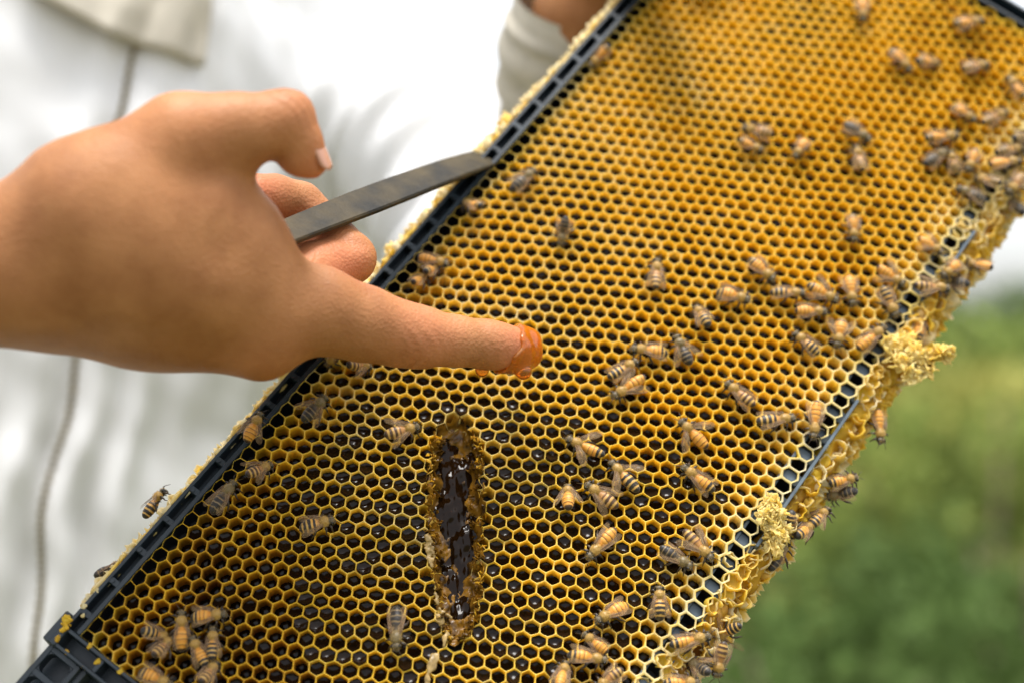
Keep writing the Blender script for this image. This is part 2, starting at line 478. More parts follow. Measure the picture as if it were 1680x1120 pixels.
# ---- bare skin: pointing right hand with forearm, and the far left hand (millimetres from the camera, x right, y away, z up)
H = {
    'fore': [(-368.3, 534.0, 3.2, 36.97), (-253.0, 506.5, 14.1, 32.68), (-175.7, 492.5, 23.8, 24.23), (-150.2, 492.0, 24.0, 21.44)],
    'palm': [[(-150.2, 492.0, 26.3, 19.75), (-133.7, 489.0, 40.3, 22.74), (-104.9, 490.0, 62.2, 14.97)], [(-150.2, 492.0, 24.6, 20.31), (-116.2, 497.0, 26.6, 25.07), (-97.9, 504.0, 22.0, 19.72), (-81.3, 513.0, 7.7, 15.03)], [(-153.5, 503.0, 19.5, 18), (-119.5, 511.0, 13.0, 20), (-86.1, 522.0, -0.4, 11.5)], [(-115.5, 494.0, 41.1, 22.45), (-100.7, 498.0, 41.5, 16.67), (-89.3, 503.0, 33.5, 10.98), (-80.5, 508.0, 21.1, 10.85)], [(-147.3, 509.0, 20.2, 19.49), (-88.9, 534.0, 7.4, 11.3)], [(-150.2, 519.0, 18.5, 16.95), (-92.3, 541.5, 4.3, 10.12)]],
    'thumb': [(-104.9, 490.0, 62.2, 14.97), (-88.9, 493.0, 66.6, 12.83), (-74.7, 497.0, 69.9, 10.7), (-69.4, 499.0, 64.1, 7.87), (-65.8, 501.5, 58.6, 5.84)],
    'thumbx': [(-71.4, 497.5, 73.0, 7.12), (-70.4, 499.0, 59.7, 6.65)],
    'index': [(-81.3, 513.0, 7.7, 16.1), (-65.8, 519.0, 10.3, 15.04), (-50.1, 526.5, 5.6, 12.93), (-40.0, 531.0, 2.9, 11.26), (-32.2, 534.5, 1.7, 10.36), (-20.3, 540.0, 0.2, 8.73), (-9.1, 545.5, -1.1, 8.54), (-3.9, 548.0, -1.7, 7.7), (0.4, 552.0, -2.6, 7.0), (3.5, 555.0, -3.3, 6.4)],
    'middle': [(-85.2, 524.0, 11.4, 12.58), (-70.0, 543.0, 24.1, 11.1), (-58.2, 552.0, 29.8, 9.4), (-68.1, 560.0, 40.2, 8.9), (-77.2, 560.0, 49.5, 8.6), (-85.3, 552.0, 51.6, 8.3), (-91.3, 543.0, 51.7, 7.7)],
    'ring': [(-88.9, 534.0, 7.4, 11.3), (-72.1, 560.0, 20.4, 10), (-63.5, 572.0, 26.8, 8.2), (-70.9, 577.0, 36.6, 7.6), (-77.6, 576.0, 44.5, 7.4), (-89.1, 562.0, 46.3, 7)],
    'pinky': [(-92.3, 541.5, 4.3, 10.12), (-77.1, 572.0, 13.6, 8), (-70.4, 582.0, 19.6, 7), (-74.3, 586.0, 27.9, 6.6), (-83.1, 582.0, 34.6, 6.2), (-89.6, 572.0, 36.3, 6)],
}
LEFT = [((26.3, 720.0, 125.6, 22), (33.5, 705.0, 150.9, 23)), ((33.5, 705.0, 150.9, 23), (44.4, 700.0, 172.0, 24)), ((44.4, 700.0, 172.0, 24), (68.4, 690.0, 172.3, 10)), ((68.4, 690.0, 172.3, 10), (80.5, 655.0, 155.8, 8.5)), ((47.5, 705.0, 184.4, 20), (79.5, 692.0, 185.2, 9.5)), ((79.5, 692.0, 185.2, 9.5), (88.9, 660.0, 168.7, 8.5)), ((48.0, 712.0, 200.4, 18), (88.8, 700.0, 201.2, 9)), ((88.8, 700.0, 201.2, 9), (96.6, 668.0, 184.0, 8)), ((45.5, 718.0, 213.5, 16), (95.1, 706.0, 215.5, 8)), ((95.1, 706.0, 215.5, 8), (103.0, 675.0, 199.3, 7)), ((41.0, 690.0, 166.8, 18), (54.1, 650.0, 164.9, 11)), ((54.1, 650.0, 164.9, 11), (71.5, 622.0, 147.9, 9))]
REDS = [((4.4, 552.0, -3.3), 14, 0.8), ((-83.5, 526.5, 50.1), 16, 0.9), ((-67.7, 534.0, 42.3), 16, 0.45), ((-54.0, 534.0, 28.6), 14, 0.55), ((-70.9, 496.5, 70.9), 12, 0.25), ((-64.6, 501.5, 57.6), 10, 0.6), ((-31.6, 531.5, 2.1), 15, 0.35), ((-104.1, 486.5, 63.6), 15, 0.2), ((-83.7, 509.0, -5.0), 14, 0.2)]
WRINK = [((-35.3, 530.0, -5.3), 9, 1), ((-9.7, 543.0, -6.5), 6, 1), ((-31.6, 531.5, 9.5), 6, 0.4), ((-53.1, 531.5, 32.0), 6, 0.5), ((-73.7, 531.5, 41.1), 6, 0.6), ((-69.5, 494.0, 77.3), 9, 0.35)]
FEAT = [((-37.6, 526.5, -6.7), 3, 0.6), ((-34.3, 528.0, -7.1), 3, 0.6), ((-30.9, 529.5, -7.3), 3, 0.6), ((-38.4, 524.0, -4.2), 3, 0.5), ((-35.0, 525.5, -3.7), 3, 0.5), ((-31.3, 527.0, -3.8), 3, 0.5), ((-10.7, 542.0, -8.2), 2.6, 0.5), ((-8.2, 543.0, -8.2), 2.6, 0.5), ((-10.7, 540.0, -5.6), 2.6, 0.45), ((-8.1, 541.0, -5.6), 2.6, 0.45), ((-75.9, 549.0, 45.3), 3.2, 1.2), ((-77.0, 549.0, 41.8), 3.2, 1.3), ((-78.3, 549.0, 37.9), 3.2, 1.2), ((-51.9, 546.0, 35.1), 3.2, 1.0), ((-54.8, 544.0, 35.4), 3.2, 1.1), ((-58.2, 544.0, 35.4), 3.2, 1.0), ((-104.9, 483.0, 68.3), 10, -2.0), ((-80.9, 505.0, 11.0), 10, -1.6), ((-84.6, 513.0, -8.1), 9, -1.6), ((-69.7, 494.0, 76.8), 7, -0.9), ((-96.8, 486.5, 57.5), 13, 2.2), ((-146.5, 480.0, 25.7), 15, 2.6), ((-95.2, 490.0, 35.9), 17, 1.8), ((-69.1, 513.0, -1.6), 9, 1.3), ((-135.1, 480.0, 46.6), 10, 1.4), ((-119.4, 494.0, 15.7), 16, 1.2), ((-107.0, 500.0, 7.9), 12, -1.0), ((-47.6, 522.0, -5.2), 9, 0.8), ((-31.5, 530.0, -6.3), 8, -0.7), ((-75.5, 495.0, 55.9), 6, 1.2)]
NAILS = [((-60.7, 499.0, 62.7), (4.4, 4.5, -10.2), (0.86, -0.25, 0.42), 13.5, 10.5)]
DRIP = [((3.7, 549.0, -7.0, 3.8), (4.1, 547.5, -10.6, 3.0)), ((5.7, 553.0, 0.0, 4.6), (6.6, 553.0, -5.0, 3.9)), ((2.2, 552.0, 3.3, 2.5), (5.7, 553.0, 0.9, 3.5))]
DROP = (-10.6, 545.5, -9.9)
TOOL = ((-98.3, 506.0, 25.7), (-10.5, 616.0, 73.7), (-4.5, 14.0, 10.2))
def hand_sdf(P):
    d = None
    def add(v, k):
        nonlocal d
        d = v if d is None else sm(d, v, k)
    for (a, b) in zip(H['fore'][:-1], H['fore'][1:]): add(cone(P, a[:3], b[:3], a[3], b[3]), 10)
    for ch in H['palm']:
        for (a, b) in zip(ch[:-1], ch[1:]): add(cone(P, a[:3], b[:3], a[3], b[3]), 13)
    for ch, kj in ((H['thumb'], 8), (H['index'], 7)):
        c = None
        for (a, b) in zip(ch[:-1], ch[1:]):
            e = cone(P, a[:3], b[:3], a[3], b[3]); c = e if c is None else sm(c, e, 3.0)
        if ch is H['thumb']:
            for q in H['thumbx']: c = sm(c, np.linalg.norm(P - np.array(q[:3]), axis=-1) - q[3], 2.5)
        d = sm(d, c, kj)
    g = None
    for ch in (H['middle'], H['ring'], H['pinky']):
        c = None
        for (a, b) in zip(ch[:-1], ch[1:]):
            e = cone(P, a[:3], b[:3], a[3], b[3]); c = e if c is None else sm(c, e, 1.6)
        g = c if g is None else sm(g, c, .8)
    d = sm(d, g, 2.0)
    for q, s_, a_ in FEAT:
        d = d + a_ * np.exp(-((P - np.array(q)) ** 2).sum(-1) / s_ ** 2)
    return d
allp = np.array([p for c in [H['fore'], H['thumb'], H['index'], H['middle'], H['ring'], H['pinky']] + H['palm'] for p in c])
lo = (allp[:, :3] - allp[:, 3:]).min(0) - [4, 12, 6]; hi = (allp[:, :3] + allp[:, 3:]).max(0) + [4, 4, 6]
v1, f1 = snet(hand_sdf, lo, hi, 1.35)
def left_sdf(P):
    d = None
    for (a, b) in LEFT:
        e = cone(P, a[:3], b[:3], a[3], b[3]); d = e if d is None else sm(d, e, 5)
    return d
lp = np.array([p for s_ in LEFT for p in s_])
v2, f2 = snet(left_sdf, (lp[:, :3] - lp[:, 3:]).min(0) - 4, (lp[:, :3] + lp[:, 3:]).max(0) + 4, 3.0)
vb = np.concatenate([v1, v2]); fb = np.concatenate([f1, f2 + len(v1)])
# relax the net a little
nb = np.zeros_like(vb); ct = np.zeros(len(vb))
for _ in range(2):
    nb[:] = 0; ct[:] = 0
    for a, b in ((0, 1), (1, 2), (2, 3), (3, 0)):
        np.add.at(nb, fb[:, a], vb[fb[:, b]]); np.add.at(ct, fb[:, a], 1)
        np.add.at(nb, fb[:, b], vb[fb[:, a]]); np.add.at(ct, fb[:, b], 1)
    vb = .5 * vb + .5 * nb / ct[:, None]
red = np.zeros(len(vb)); wr = np.zeros(len(vb))
for q, r, w in REDS: red = np.maximum(red, w * np.exp(-(np.linalg.norm(vb - np.array(q), axis=1) / r) ** 2))
for q, r, w in WRINK: wr = np.maximum(wr, w * np.exp(-(np.linalg.norm(vb - np.array(q), axis=1) / r) ** 2))
M_skin = mat("skin", (.50, .27, .155), rough=.5, spec=.28, sss=.2, sssr=(1, .42, .22), ssss=.0035)
nt = M_skin.node_tree; N = nt.nodes; Lk = nt.links; p = N['Principled BSDF']
tc = N.new("ShaderNodeTexCoord"); a1 = N.new("ShaderNodeAttribute"); a1.attribute_name = "red"; a2 = N.new("ShaderNodeAttribute"); a2.attribute_name = "wrinkle"
nz = N.new("ShaderNodeTexNoise"); nz.inputs['Scale'].default_value = 38; nz.inputs['Detail'].default_value = 9; nz.inputs['Roughness'].default_value = .65; Lk.new(tc.outputs['Object'], nz.inputs['Vector'])
rp = N.new("ShaderNodeValToRGB"); rp.color_ramp.elements[0].position = .3; rp.color_ramp.elements[1].position = .7
rp.color_ramp.elements[0].color = (.27, .108, .038, 1); rp.color_ramp.elements[1].color = (.43, .195, .078, 1)
Lk.new(nz.outputs['Fac'], rp.inputs['Fac'])
mx = N.new("ShaderNodeMixRGB"); Lk.new(a1.outputs['Fac'], mx.inputs[0]); Lk.new(rp.outputs[0], mx.inputs[1]); mx.inputs[2].default_value = (.60, .185, .095, 1)
Lk.new(mx.outputs[0], p.inputs['Base Color'])
vo = N.new("ShaderNodeTexVoronoi"); vo.inputs['Scale'].default_value = 900; Lk.new(tc.outputs['Object'], vo.inputs['Vector'])
wv = N.new("ShaderNodeTexWave"); wv.inputs['Scale'].default_value = 95; wv.inputs['Distortion'].default_value = 5; wv.inputs['Detail'].default_value = 3; wv.bands_direction = 'DIAGONAL'
Lk.new(tc.outputs['Object'], wv.inputs['Vector'])
ml = N.new("ShaderNodeMath"); ml.operation = 'MULTIPLY'; Lk.new(wv.outputs['Fac'], ml.inputs[0]); Lk.new(a2.outputs['Fac'], ml.inputs[1])
b1 = N.new("ShaderNodeBump"); b1.inputs['Strength'].default_value = .5; b1.inputs['Distance'].default_value = .0004; Lk.new(vo.outputs['Distance'], b1.inputs['Height'])
b2 = N.new("ShaderNodeBump"); b2.inputs['Strength'].default_value = .8; b2.inputs['Distance'].default_value = .0009; Lk.new(ml.outputs[0], b2.inputs['Height']); Lk.new(b1.outputs[0], b2.inputs['Normal'])
Lk.new(b2.outputs[0], p.inputs['Normal'])
vw = vb * .001 + np.array([0, 0, 1.25]) - PO
body = obj("body", vw, fb, M_skin, person, attrs={"red": red, "wrinkle": wr})
# thumb nail: a thin curved plate
M_nail = mat("nail", (.56, .29, .20), rough=.25, spec=.5)
def nail(c, axis, nrm, ln, wd):
    c, axis, nrm = (np.array(q, float) for q in (c, axis, nrm))
    axis /= np.linalg.norm(axis); side = np.cross(nrm, axis); side /= np.linalg.norm(side); nrm = np.cross(axis, side)
    U, Vv = np.meshgrid(np.linspace(-1, 1, 11), np.linspace(-1, 1, 13))
    prof = np.sqrt(np.clip(1 - (np.clip(np.abs(Vv) - .45, 0, 1) / .62) ** 2, 0, 1))
    P = c + axis * (Vv[..., None] * ln * .5) + side * (U * prof)[..., None] * wd * .5 + nrm * (-(U * prof) ** 2 * wd * .16 - .35 * Vv ** 2)[..., None]
    Q = P - nrm * .7
    h, w = U.shape; n0 = h * w
    F = []
    for i in range(h - 1):
        for j in range(w - 1):
            a = i * w + j; F += [[a, a + 1, a + w + 1, a + w], [n0 + a, n0 + a + w, n0 + a + w + 1, n0 + a + 1]]
    for j in range(w - 1): F += [[j, n0 + j, n0 + j + 1, j + 1], [(h - 1) * w + j + 1, n0 + (h - 1) * w + j + 1, n0 + (h - 1) * w + j, (h - 1) * w + j]]
    for i in range(h - 1): F += [[i * w, (i + 1) * w, n0 + (i + 1) * w, n0 + i * w], [i * w + w - 1, n0 + i * w + w - 1, n0 + (i + 1) * w + w - 1, (i + 1) * w + w - 1]]
    V = np.concatenate([P.reshape(-1, 3), Q.reshape(-1, 3)]) * .001 + np.array([0, 0, 1.25]) - PO
    return obj("nail", V, F, M_nail, person)
for a in NAILS: nail(*a)

# honey on the fingertip
M_honey = mat("honey", (1.0, .44, .03), rough=.03, spec=.6, trans=.88, ior=1.48)
tipd = H['index'][-5:]
def honey_sdf(P):
    c = None
    for (a, b) in zip(tipd[:-1], tipd[1:]):
        e = cone(P, a[:3], b[:3], a[3], b[3]); c = e if c is None else sm(c, e, 3.5)
    A = np.array(tipd[-1][:3]); B = np.array(tipd[0][:3]); ax = (A - B) / np.linalg.norm(A - B)
    s = (P - A) @ ax
    cut = -(s + 8.0 - .35 * (P[..., 2] - A[2]) + .8 * np.sin(P[..., 2] * .9))
    c = c - 1.0
    c = -sm(-c, -cut, 1.6)
    for q in DRIP: c = sm(c, cone(P, q[0][:3], q[1][:3], q[0][3], q[1][3]), 2.2)
    return c
A = np.array(tipd[-1][:3])
hv, hf = snet(honey_sdf, A - 20, A + 15, .5)
honey = tag(obj("honey_drip", hv * .001 + np.array([0, 0, 1.25]), hf, M_honey), "glossy orange honey coating the pointing fingertip and about to drip", "honey")
dv, df = snet(lambda P: sm(ell(P, DROP, (2.5, 2.2, 2.7)), ell(P, np.array(DROP) + [0, 0, 1.6], (2.9, 2.6, 1.2)), .8), np.array(DROP) - 5, np.array(DROP) + 5, .35)
tag(obj("honey_drop", dv * .001 + np.array([0, 0, 1.25]), df, M_honey), "small clear honey drop under the pointing finger's last joint", "honey")

# hive tool
M_tool = mat("worn_steel", (.015, .014, .011), rough=.55, base2=(.065, .048, .022), vscale=70, metal=0, spec=.2, bump=.4, bscale=250)
def tool():
    A, B = (np.array(q, float) for q in TOOL[:2]); Wd = np.array(TOOL[2], float)
    ax = (B - A); L = np.linalg.norm(ax); ax /= L
    wd = Wd - ax * (Wd @ ax); wl = np.linalg.norm(wd); wd /= wl; nr = np.cross(ax, wd)
    prof = [(0, .8), (.2, .88), (.35, .96), (.5, 1.04), (.62, 1.03), (.74, 1.0), (.86, .95), (.95, .9), (1.0, .84)]
    t = tag(empty("hive_tool", Matrix.Translation(Vector(A * .001) + Vector((0, 0, 1.25)))), "flat worn steel hive tool gripped in the fist, blade toward the frame", "hive tool")
    V = []; F = []
    for (s, w) in prof:
        th = 2.4 if s < .9 else 2.4 * (1 - (s - .9) * 7)
        for (a, b) in ((-1, -.5), (-1, .5), (-.92, 1), (.92, 1), (1, .5), (1, -.5), (.92, -1), (-.92, -1)):
            V.append(ax * L * s + wd * wl * .5 * w * a + nr * th * .5 * b + np.array([0, 0, -7.0 * s * s + 7.0 * s]) * .45)
    k = 8
    for i in range(len(prof) - 1):
        for j in range(k): F.append([i * k + j, i * k + (j + 1) % k, (i + 1) * k + (j + 1) % k, (i + 1) * k + j])
    F += [list(range(k - 1, -1, -1)), [(len(prof) - 1) * k + j for j in range(k)]]
    obj("blade", np.array(V) * .001, F, M_tool, t, smooth=False)
    return t
tool()

# ------------------------------------------------------------------ the frame and its comb (millimetres: u along the top bar, v down the comb, h out of it)
FM = Matrix(((.59005, -.80514, .05993, -.141981), (.37084, .20433, -.90594, .525701), (.71716, .55678, .41914, 1.25 - .097074), (0, 0, 0, 1)))
def L3(u, v, h):
    """frame millimetres to the frame object's local metres"""
    return np.stack([np.asarray(u, float), -np.asarray(v, float), np.asarray(h, float)], -1) * .001
frame = tag(empty("framed_honeycomb", FM), "dark plastic hive frame filled with golden honeycomb, held slantwise", "honeycomb")
PITCH = 5.3
UMAX = 424.0

def part(name, mb, m, parent=frame, smooth=False):
    v = np.concatenate(mb.v); v = L3(v[:, 0], v[:, 1], v[:, 2])
    return obj(name, v, [q[::-1] for q in mb.f], m, parent, smooth=smooth, mi=mb.m)
# top bar: two rails with cross ribs over a dark channel
mb = MB()
mb.box((-6, -4.0, -25), (UMAX + 3, -2.15, .35), .35)
mb.box((-6, -9.0, -25), (UMAX + 3, -7.5, -.6), .35)
mb.box((-6, -7.6, -25), (UMAX + 3, -3.9, -7))
top_bar = part("top_bar", mb, M_plastic)
for k in range(31):
    mb = MB(); u = 1.2 + 13.95 * k
    mb.box((u - 1.2, -7.7, -9), (u + 1.2, -3.8, -.25 - .15 * (k % 3)), .3)
    mb.tube([(u - .2, -6.6, -2), (u - .2, -6.6, .05)], [.8, .8], 8)
    part("cross_rib", mb, M_plastic, top_bar)
# near end bar, its ladder ribs, the corner block and the lug with its holes
mb = MB()
mb.box((-7.5, -8.8, -22), (-6.1, 175, .5), .35)
mb.box((-13.6, -8.8, -22), (-12.3, 175, .2), .35)
mb.box((-12.4, -8.6, -22), (-7.4, 175, -9))
mb.box((-14.0, -12.0, -20), (-2.0, -8.9, -.2), .5)
mb.box((-13.9, -9.2, -20), (-5.9, -6.4, .75), .5)
end_bar = part("end_bar", mb, M_plastic)
for k in range(10):
    mb = MB(); v = 9.5 + 16 * k
    mb.box((-12.4, v - .9, -12), (-7.4, v + .9, -.5), .3)
    part("cross_rib", mb, M_plastic, end_bar)
mb = MB()
mb.box((UMAX + 3, -8.8, -22), (UMAX + 4.6, 175, 1.0), .35)
mb.box((UMAX + 10, -8.8, -22), (UMAX + 11.4, 175, .8), .35)
mb.box((UMAX + 4.4, -8.6, -22), (UMAX + 10.2, 175, -9))
part("end_bar", mb, M_plastic)
# lug: plate pierced by rounded holes
def lug(u0, u1, v0, v1, holes, h0, h1):
    mb = MB()
    us = sorted({u0, u1, *[x for h in holes for x in (h[0], h[1])]})
    # frame strips around the holes
    mb.box((u0, v0, h0), (u1, v0 + 2.2, h1), .5); mb.box((u0, v1 - 2.2, h0), (u1, v1, h1), .5)
    x = u1
    for (a, b) in holes:
        mb.box((b, v0 + 1.6, h0), (x, v1 - 1.6, h1 - .15), .4); x = a
    mb.box((u0, v0 + 1.6, h0), (x, v1 - 1.6, h1 - .15), .4)
    # rounded corners inside each hole
    for (a, b) in holes:
        for (cu, su) in ((a, 1), (b, -1)):
            for (cv, sv_) in ((v0 + 2.2, 1), (v1 - 2.2, -1)):
                r = 1.8
                pts = [(cu, cv)] + [(cu + su * (r - r * math.sin(t)), cv + sv_ * (r - r * math.cos(t))) for t in np.linspace(0, math.pi / 2, 6)]
                n = len(pts)
                V = [(p[0], p[1], h0) for p in pts] + [(p[0], p[1], h1 - .2) for p in pts]
                F = [list(range(n)), [2 * n - 1 - k for k in range(n)]] + [[k, (k + 1) % n, n + (k + 1) % n, n + k] for k in range(n)]
                mb.add(V, F)
    mb.box((u0, v0 + .4, h0 - 6), (u1, v1 - .4, h0 - 4))
    return mb
part("lug", lug(-44, -13.5, -9.4, 4.8, [(-22.6, -15.6), (-32, -25)], -9, -3.0), M_plastic)
mb = MB(); mb.box((-40, 4.6, -16), (-13.5, 7, -5), .4); mb.box((-44, 6.9, -16), (-13.5, 12, -14)); part("lug_rib", mb, M_plastic)
# bottom bar
mb = MB()
mb.box((-6, 158.2, -22), (UMAX + 3, 159.5, -1.3), .3)
mb.box((-6, 159.3, -22), (UMAX + 3, 166.0, -11), mi=1)
mb.box((-6, 165.8, -22), (UMAX + 3, 167.2, -4), .3)
for ua, ub in ((-6, 62), (162, 234), (308, 326)):
    mb.box((ua, 165.85, -4.5), (ub, 167.15, .55), .3)
part("bottom_bar", mb, [M_greyplastic, M_plastic])
# black foundation sheet in the middle of the frame
mb = MB(); mb.box((-6, -2.2, -11.5), (UMAX + 3, 158.3, -10.2)); part("foundation", mb, M_black)

# gouge
GC = np.array([(130.5, 55.2), (128.5, 56.8), (120.6, 62.5), (109.5, 70.9), (98, 80), (86.7, 89), (78.2, 96), (72.3, 99.7), (70, 101)])
GW = np.array([6.5, 8.6, 9.8, 10.2, 9.6, 8.4, 7.0, 4.6, 2.0])
GD = np.array([6.5, 8.6, 9.2, 9.2, 9.0, 8.0, 6.5, 4.5, 2.0])
gt = np.linspace(0, 1, len(GC)); ts = np.linspace(0, 1, 160)
GCs = np.stack([np.interp(ts, gt, GC[:, 0]), np.interp(ts, gt, GC[:, 1])], 1); GWs = np.interp(ts, gt, GW); GDs = np.interp(ts, gt, GD)
def gouge_h(u, v):
    """height of the scraped surface; +9 where the comb is untouched"""
    q = np.stack([np.asarray(u, float), np.asarray(v, float)], -1)
    d = np.linalg.norm(q[..., None, :] - GCs, axis=-1)
    wob = noise(np.stack([q[..., 0], q[..., 1], 0 * q[..., 0]], -1), 4.2, 77, 2) * 1.5
    k = np.argmin(d / (GWs + .01), -1)
    s = np.take_along_axis(d, k[..., None], -1)[..., 0] + wob
    w = GWs[k]; D = GDs[k]
    r = s / w
    h = -D * np.clip(1 - np.clip(r, 0, 2) ** 3.2, -1, 1)
    rough_ = noise(np.stack([q[..., 0], q[..., 1], h * .7], -1), 2.3, 78, 3) * 1.5 * np.clip(1.2 - r, 0, 1)
    return np.where(r < 1.0, np.minimum(h + rough_, .25), 9.0), r

# comb surface
def surf(u, v):
    q = np.stack([u, v, 0 * u], -1)
    return .55 * noise(q, 60, 11, 2) + .18 * noise(q, 9, 12, 2)
def warp(u, v):
    q = np.stack([u, v, 0 * u], -1)
    return u + .55 * noise(q, 26, 13, 2) + .16 * noise(q, 5, 14, 1), v + .55 * noise(q, 26, 15, 2) + .16 * noise(q, 5, 16, 1)
cells = []
for j in range(0, 36):
    for i in range(-20, 100):
        u = (i + j / 2) * PITCH
        if -5.5 <= u <= UMAX + 2.5:
            cells.append((i, j, u, j * PITCH * .8660254))
cells = np.array(cells)
nC = len(cells)
ang = np.radians(30 + 60 * np.arange(6))
cr = PITCH / math.sqrt(3)
cu = cells[:, 2:3] + cr * np.cos(ang); cv = cells[:, 3:4] + cr * np.sin(ang)
cu, cv = warp(cu, cv)
cu = np.clip(cu, -5.9, UMAX + 3.0); cv = np.where(cv > 159.5, cv + 1.6, cv); cv = np.clip(cv, -2.3, 165.9)
# jagged little differences, the same for every cell that shares the corner
cz = surf(cu, cv) + .16 * np.sin(cu * 12.99 + cv * 78.2)
mu = (cu + np.roll(cu, -1, 1)) / 2; mv = (cv + np.roll(cv, -1, 1)) / 2
mz = (cz + np.roll(cz, -1, 1)) / 2 - .10 - .07 * np.sin(mu * 37.7 + mv * 51.3)
B_u = np.stack([cu, mu], 2).reshape(nC, 12); B_v = np.stack([cv, mv], 2).reshape(nC, 12); B_z = np.stack([cz, mz], 2).reshape(nC, 12)
ctr = np.stack([cu.mean(1), cv.mean(1), cz.mean(1)], 1)
rc = np.random.default_rng(5)
# depth of each cell and how far it is filled
fill_n = noise(np.stack([cells[:, 2], cells[:, 3], 0 * cells[:, 2]], -1), 55, 21, 2) + rc.normal(size=nC) * .22
dry = (cells[:, 2] * .9 + cells[:, 3] * .75 < 78) | ((cells[:, 3] < 14) & (cells[:, 2] < 190))
level = -3.7 - .7 * fill_n + rc.normal(size=nC) * .3
level = level - .5 - 1.0 * np.clip((cells[:, 2] - 150) / 120, 0, 1)
level = np.where(cells[:, 3] > 149, -7.0, level)
level = np.where(dry & (rc.random(nC) < .85), -8.6, level)
full = (~dry) & (cells[:, 2] * .72 - cells[:, 3] * .56 < 75) & (cells[:, 2] < 175) & (cells[:, 3] < 150) & (rc.random(nC) < .42)
level = np.where(full, -2.2 + .35 * rc.normal(size=nC), level)
level = np.clip(level, -9.2, -1.2)
j0 = (cells[:, 1] == 0) | (cells[:, 1] == 35)
level[j0] = -9.6
age_shade = .72 + .14 * rc.normal(size=nC) + .12 * noise(np.stack([cells[:, 2], cells[:, 3], 0 * cells[:, 2]], -1), 40, 22, 2)
age_shade += .85 * np.clip((115 - (cells[:, 2] * .9 + cells[:, 3] * .55)) / 70, 0, 1)  # lower left browner: old wax, with the hand's shade put into the colour
age_shade += .25 * np.clip((cells[:, 3] - 50) / 60, 0, 1) + .15 * np.clip((cells[:, 2] - 280) / 90, 0, 1)  # browner down the comb and toward the far end
edge = np.clip((cells[:, 3] - 138) / 14, 0, 1)
age_shade = age_shade * (1 - edge) + (.58 + .14 * rc.normal(size=nC)) * edge
age_shade = np.where(cells[:, 2] < -1, .9, age_shade)
LO = [(1.0, 1.0, 0.0), (.955, .965, -.04), (.895, .925, -.32), (.862, .91, -1.1), (.85, .90, -3.2), (.83, .885, -9.9)]
def cell_geo(k):
    bu, bv, bz = B_u[k], B_v[k], B_z[k]; c = ctr[k]
    th = .9 if j0[k] else 1.0
    V = []; A = []
    for li, (sc_, sm_, dz) in enumerate(LO):
        s = np.where(np.arange(12) % 2 == 0, sc_, sm_)
        if cells[k, 1] == 0 and li > 0: s = s * 1.02
        if cells[k, 1] == 35 and li > 0: s = s * .88
        elif cells[k, 1] > 32 and li > 0: s = s * .96
        u = c[0] + (bu - c[0]) * s; v = c[1] + (bv - c[1]) * s
        z = bz + dz if li < 4 else c[2] * .6 + dz + 0 * bz
        if near[k]:
            g, r = gouge_h(u, v)
            z = np.minimum(z, g - .05 * li)
        V.append(np.stack([u, v, z], 1)); A.append(np.full(12, age_shade[k] + (-.25 if li < 2 else (0 if li < 4 else .12))))  # paler rims, browner depths: caught light and recess shade put into the colour
    return np.concatenate(V), np.concatenate(A)
near = gouge_h(ctr[:, 0], ctr[:, 1])[1] < 2.6
CF = []
for li in range(len(LO) - 1):
    for q in range(12):
        a, b = li * 12 + q, li * 12 + (q + 1) % 12
        CF.append([a, a + 12, b + 12, b])
CF = np.array(CF)[:, ::-1]
CMI0 = np.array([0] * 24 + [1] * 36)      # cells against the top bar: bare black plastic inside
Rw = np.array(FM)[:3, :3]; Tw = np.array(FM)[:3, 3]
wpos = L3(cells[:, 2], cells[:, 3], 0 * cells[:, 2]) @ Rw.T + Tw
px = wpos[:, 0] / wpos[:, 1]; pz = (wpos[:, 2] - 1.25) / wpos[:, 1]
gh, gr_ = gouge_h(ctr[:, 0], ctr[:, 1])
inview = (np.abs(px) < .325) & (np.abs(pz) < .215) & (gr_ > 1.25) & (~j0)
order = np.argsort(np.where(inview, wpos[:, 1], 99))
single = set(order[:296].tolist())
bulkV, bulkF, bulkA, bulkM, nb_ = [], [], [], [], 0
nV, nF, nn2 = [], [], 0
for k in range(nC):
    if gr_[k] < .8: continue
    V, A_ = cell_geo(k)
    if k in single:
        c = ctr[k].copy()
        o = obj("comb_cell", L3(*(V - c).T), CF, [M_wax], frame, attrs={"age_shade": A_})
        o.location = L3(*c)
    else:
        bulkV.append(V); bulkF.append(CF + nb_); bulkA.append(A_); nb_ += len(V)
        bulkM.append(CMI0 if j0[k] else np.zeros(len(CF), int))
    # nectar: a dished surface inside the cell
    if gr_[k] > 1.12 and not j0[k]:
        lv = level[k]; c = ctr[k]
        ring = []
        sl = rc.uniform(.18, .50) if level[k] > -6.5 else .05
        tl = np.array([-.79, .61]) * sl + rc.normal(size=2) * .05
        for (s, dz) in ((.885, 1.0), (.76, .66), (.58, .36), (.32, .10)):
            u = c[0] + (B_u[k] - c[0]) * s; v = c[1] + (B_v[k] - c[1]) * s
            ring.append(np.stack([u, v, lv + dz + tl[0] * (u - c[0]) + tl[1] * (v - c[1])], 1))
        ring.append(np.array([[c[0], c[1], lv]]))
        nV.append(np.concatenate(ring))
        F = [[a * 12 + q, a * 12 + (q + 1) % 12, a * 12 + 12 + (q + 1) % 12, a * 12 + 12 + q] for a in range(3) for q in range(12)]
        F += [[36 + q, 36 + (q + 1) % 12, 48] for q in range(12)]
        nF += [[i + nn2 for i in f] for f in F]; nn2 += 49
bv_ = np.concatenate(bulkV)
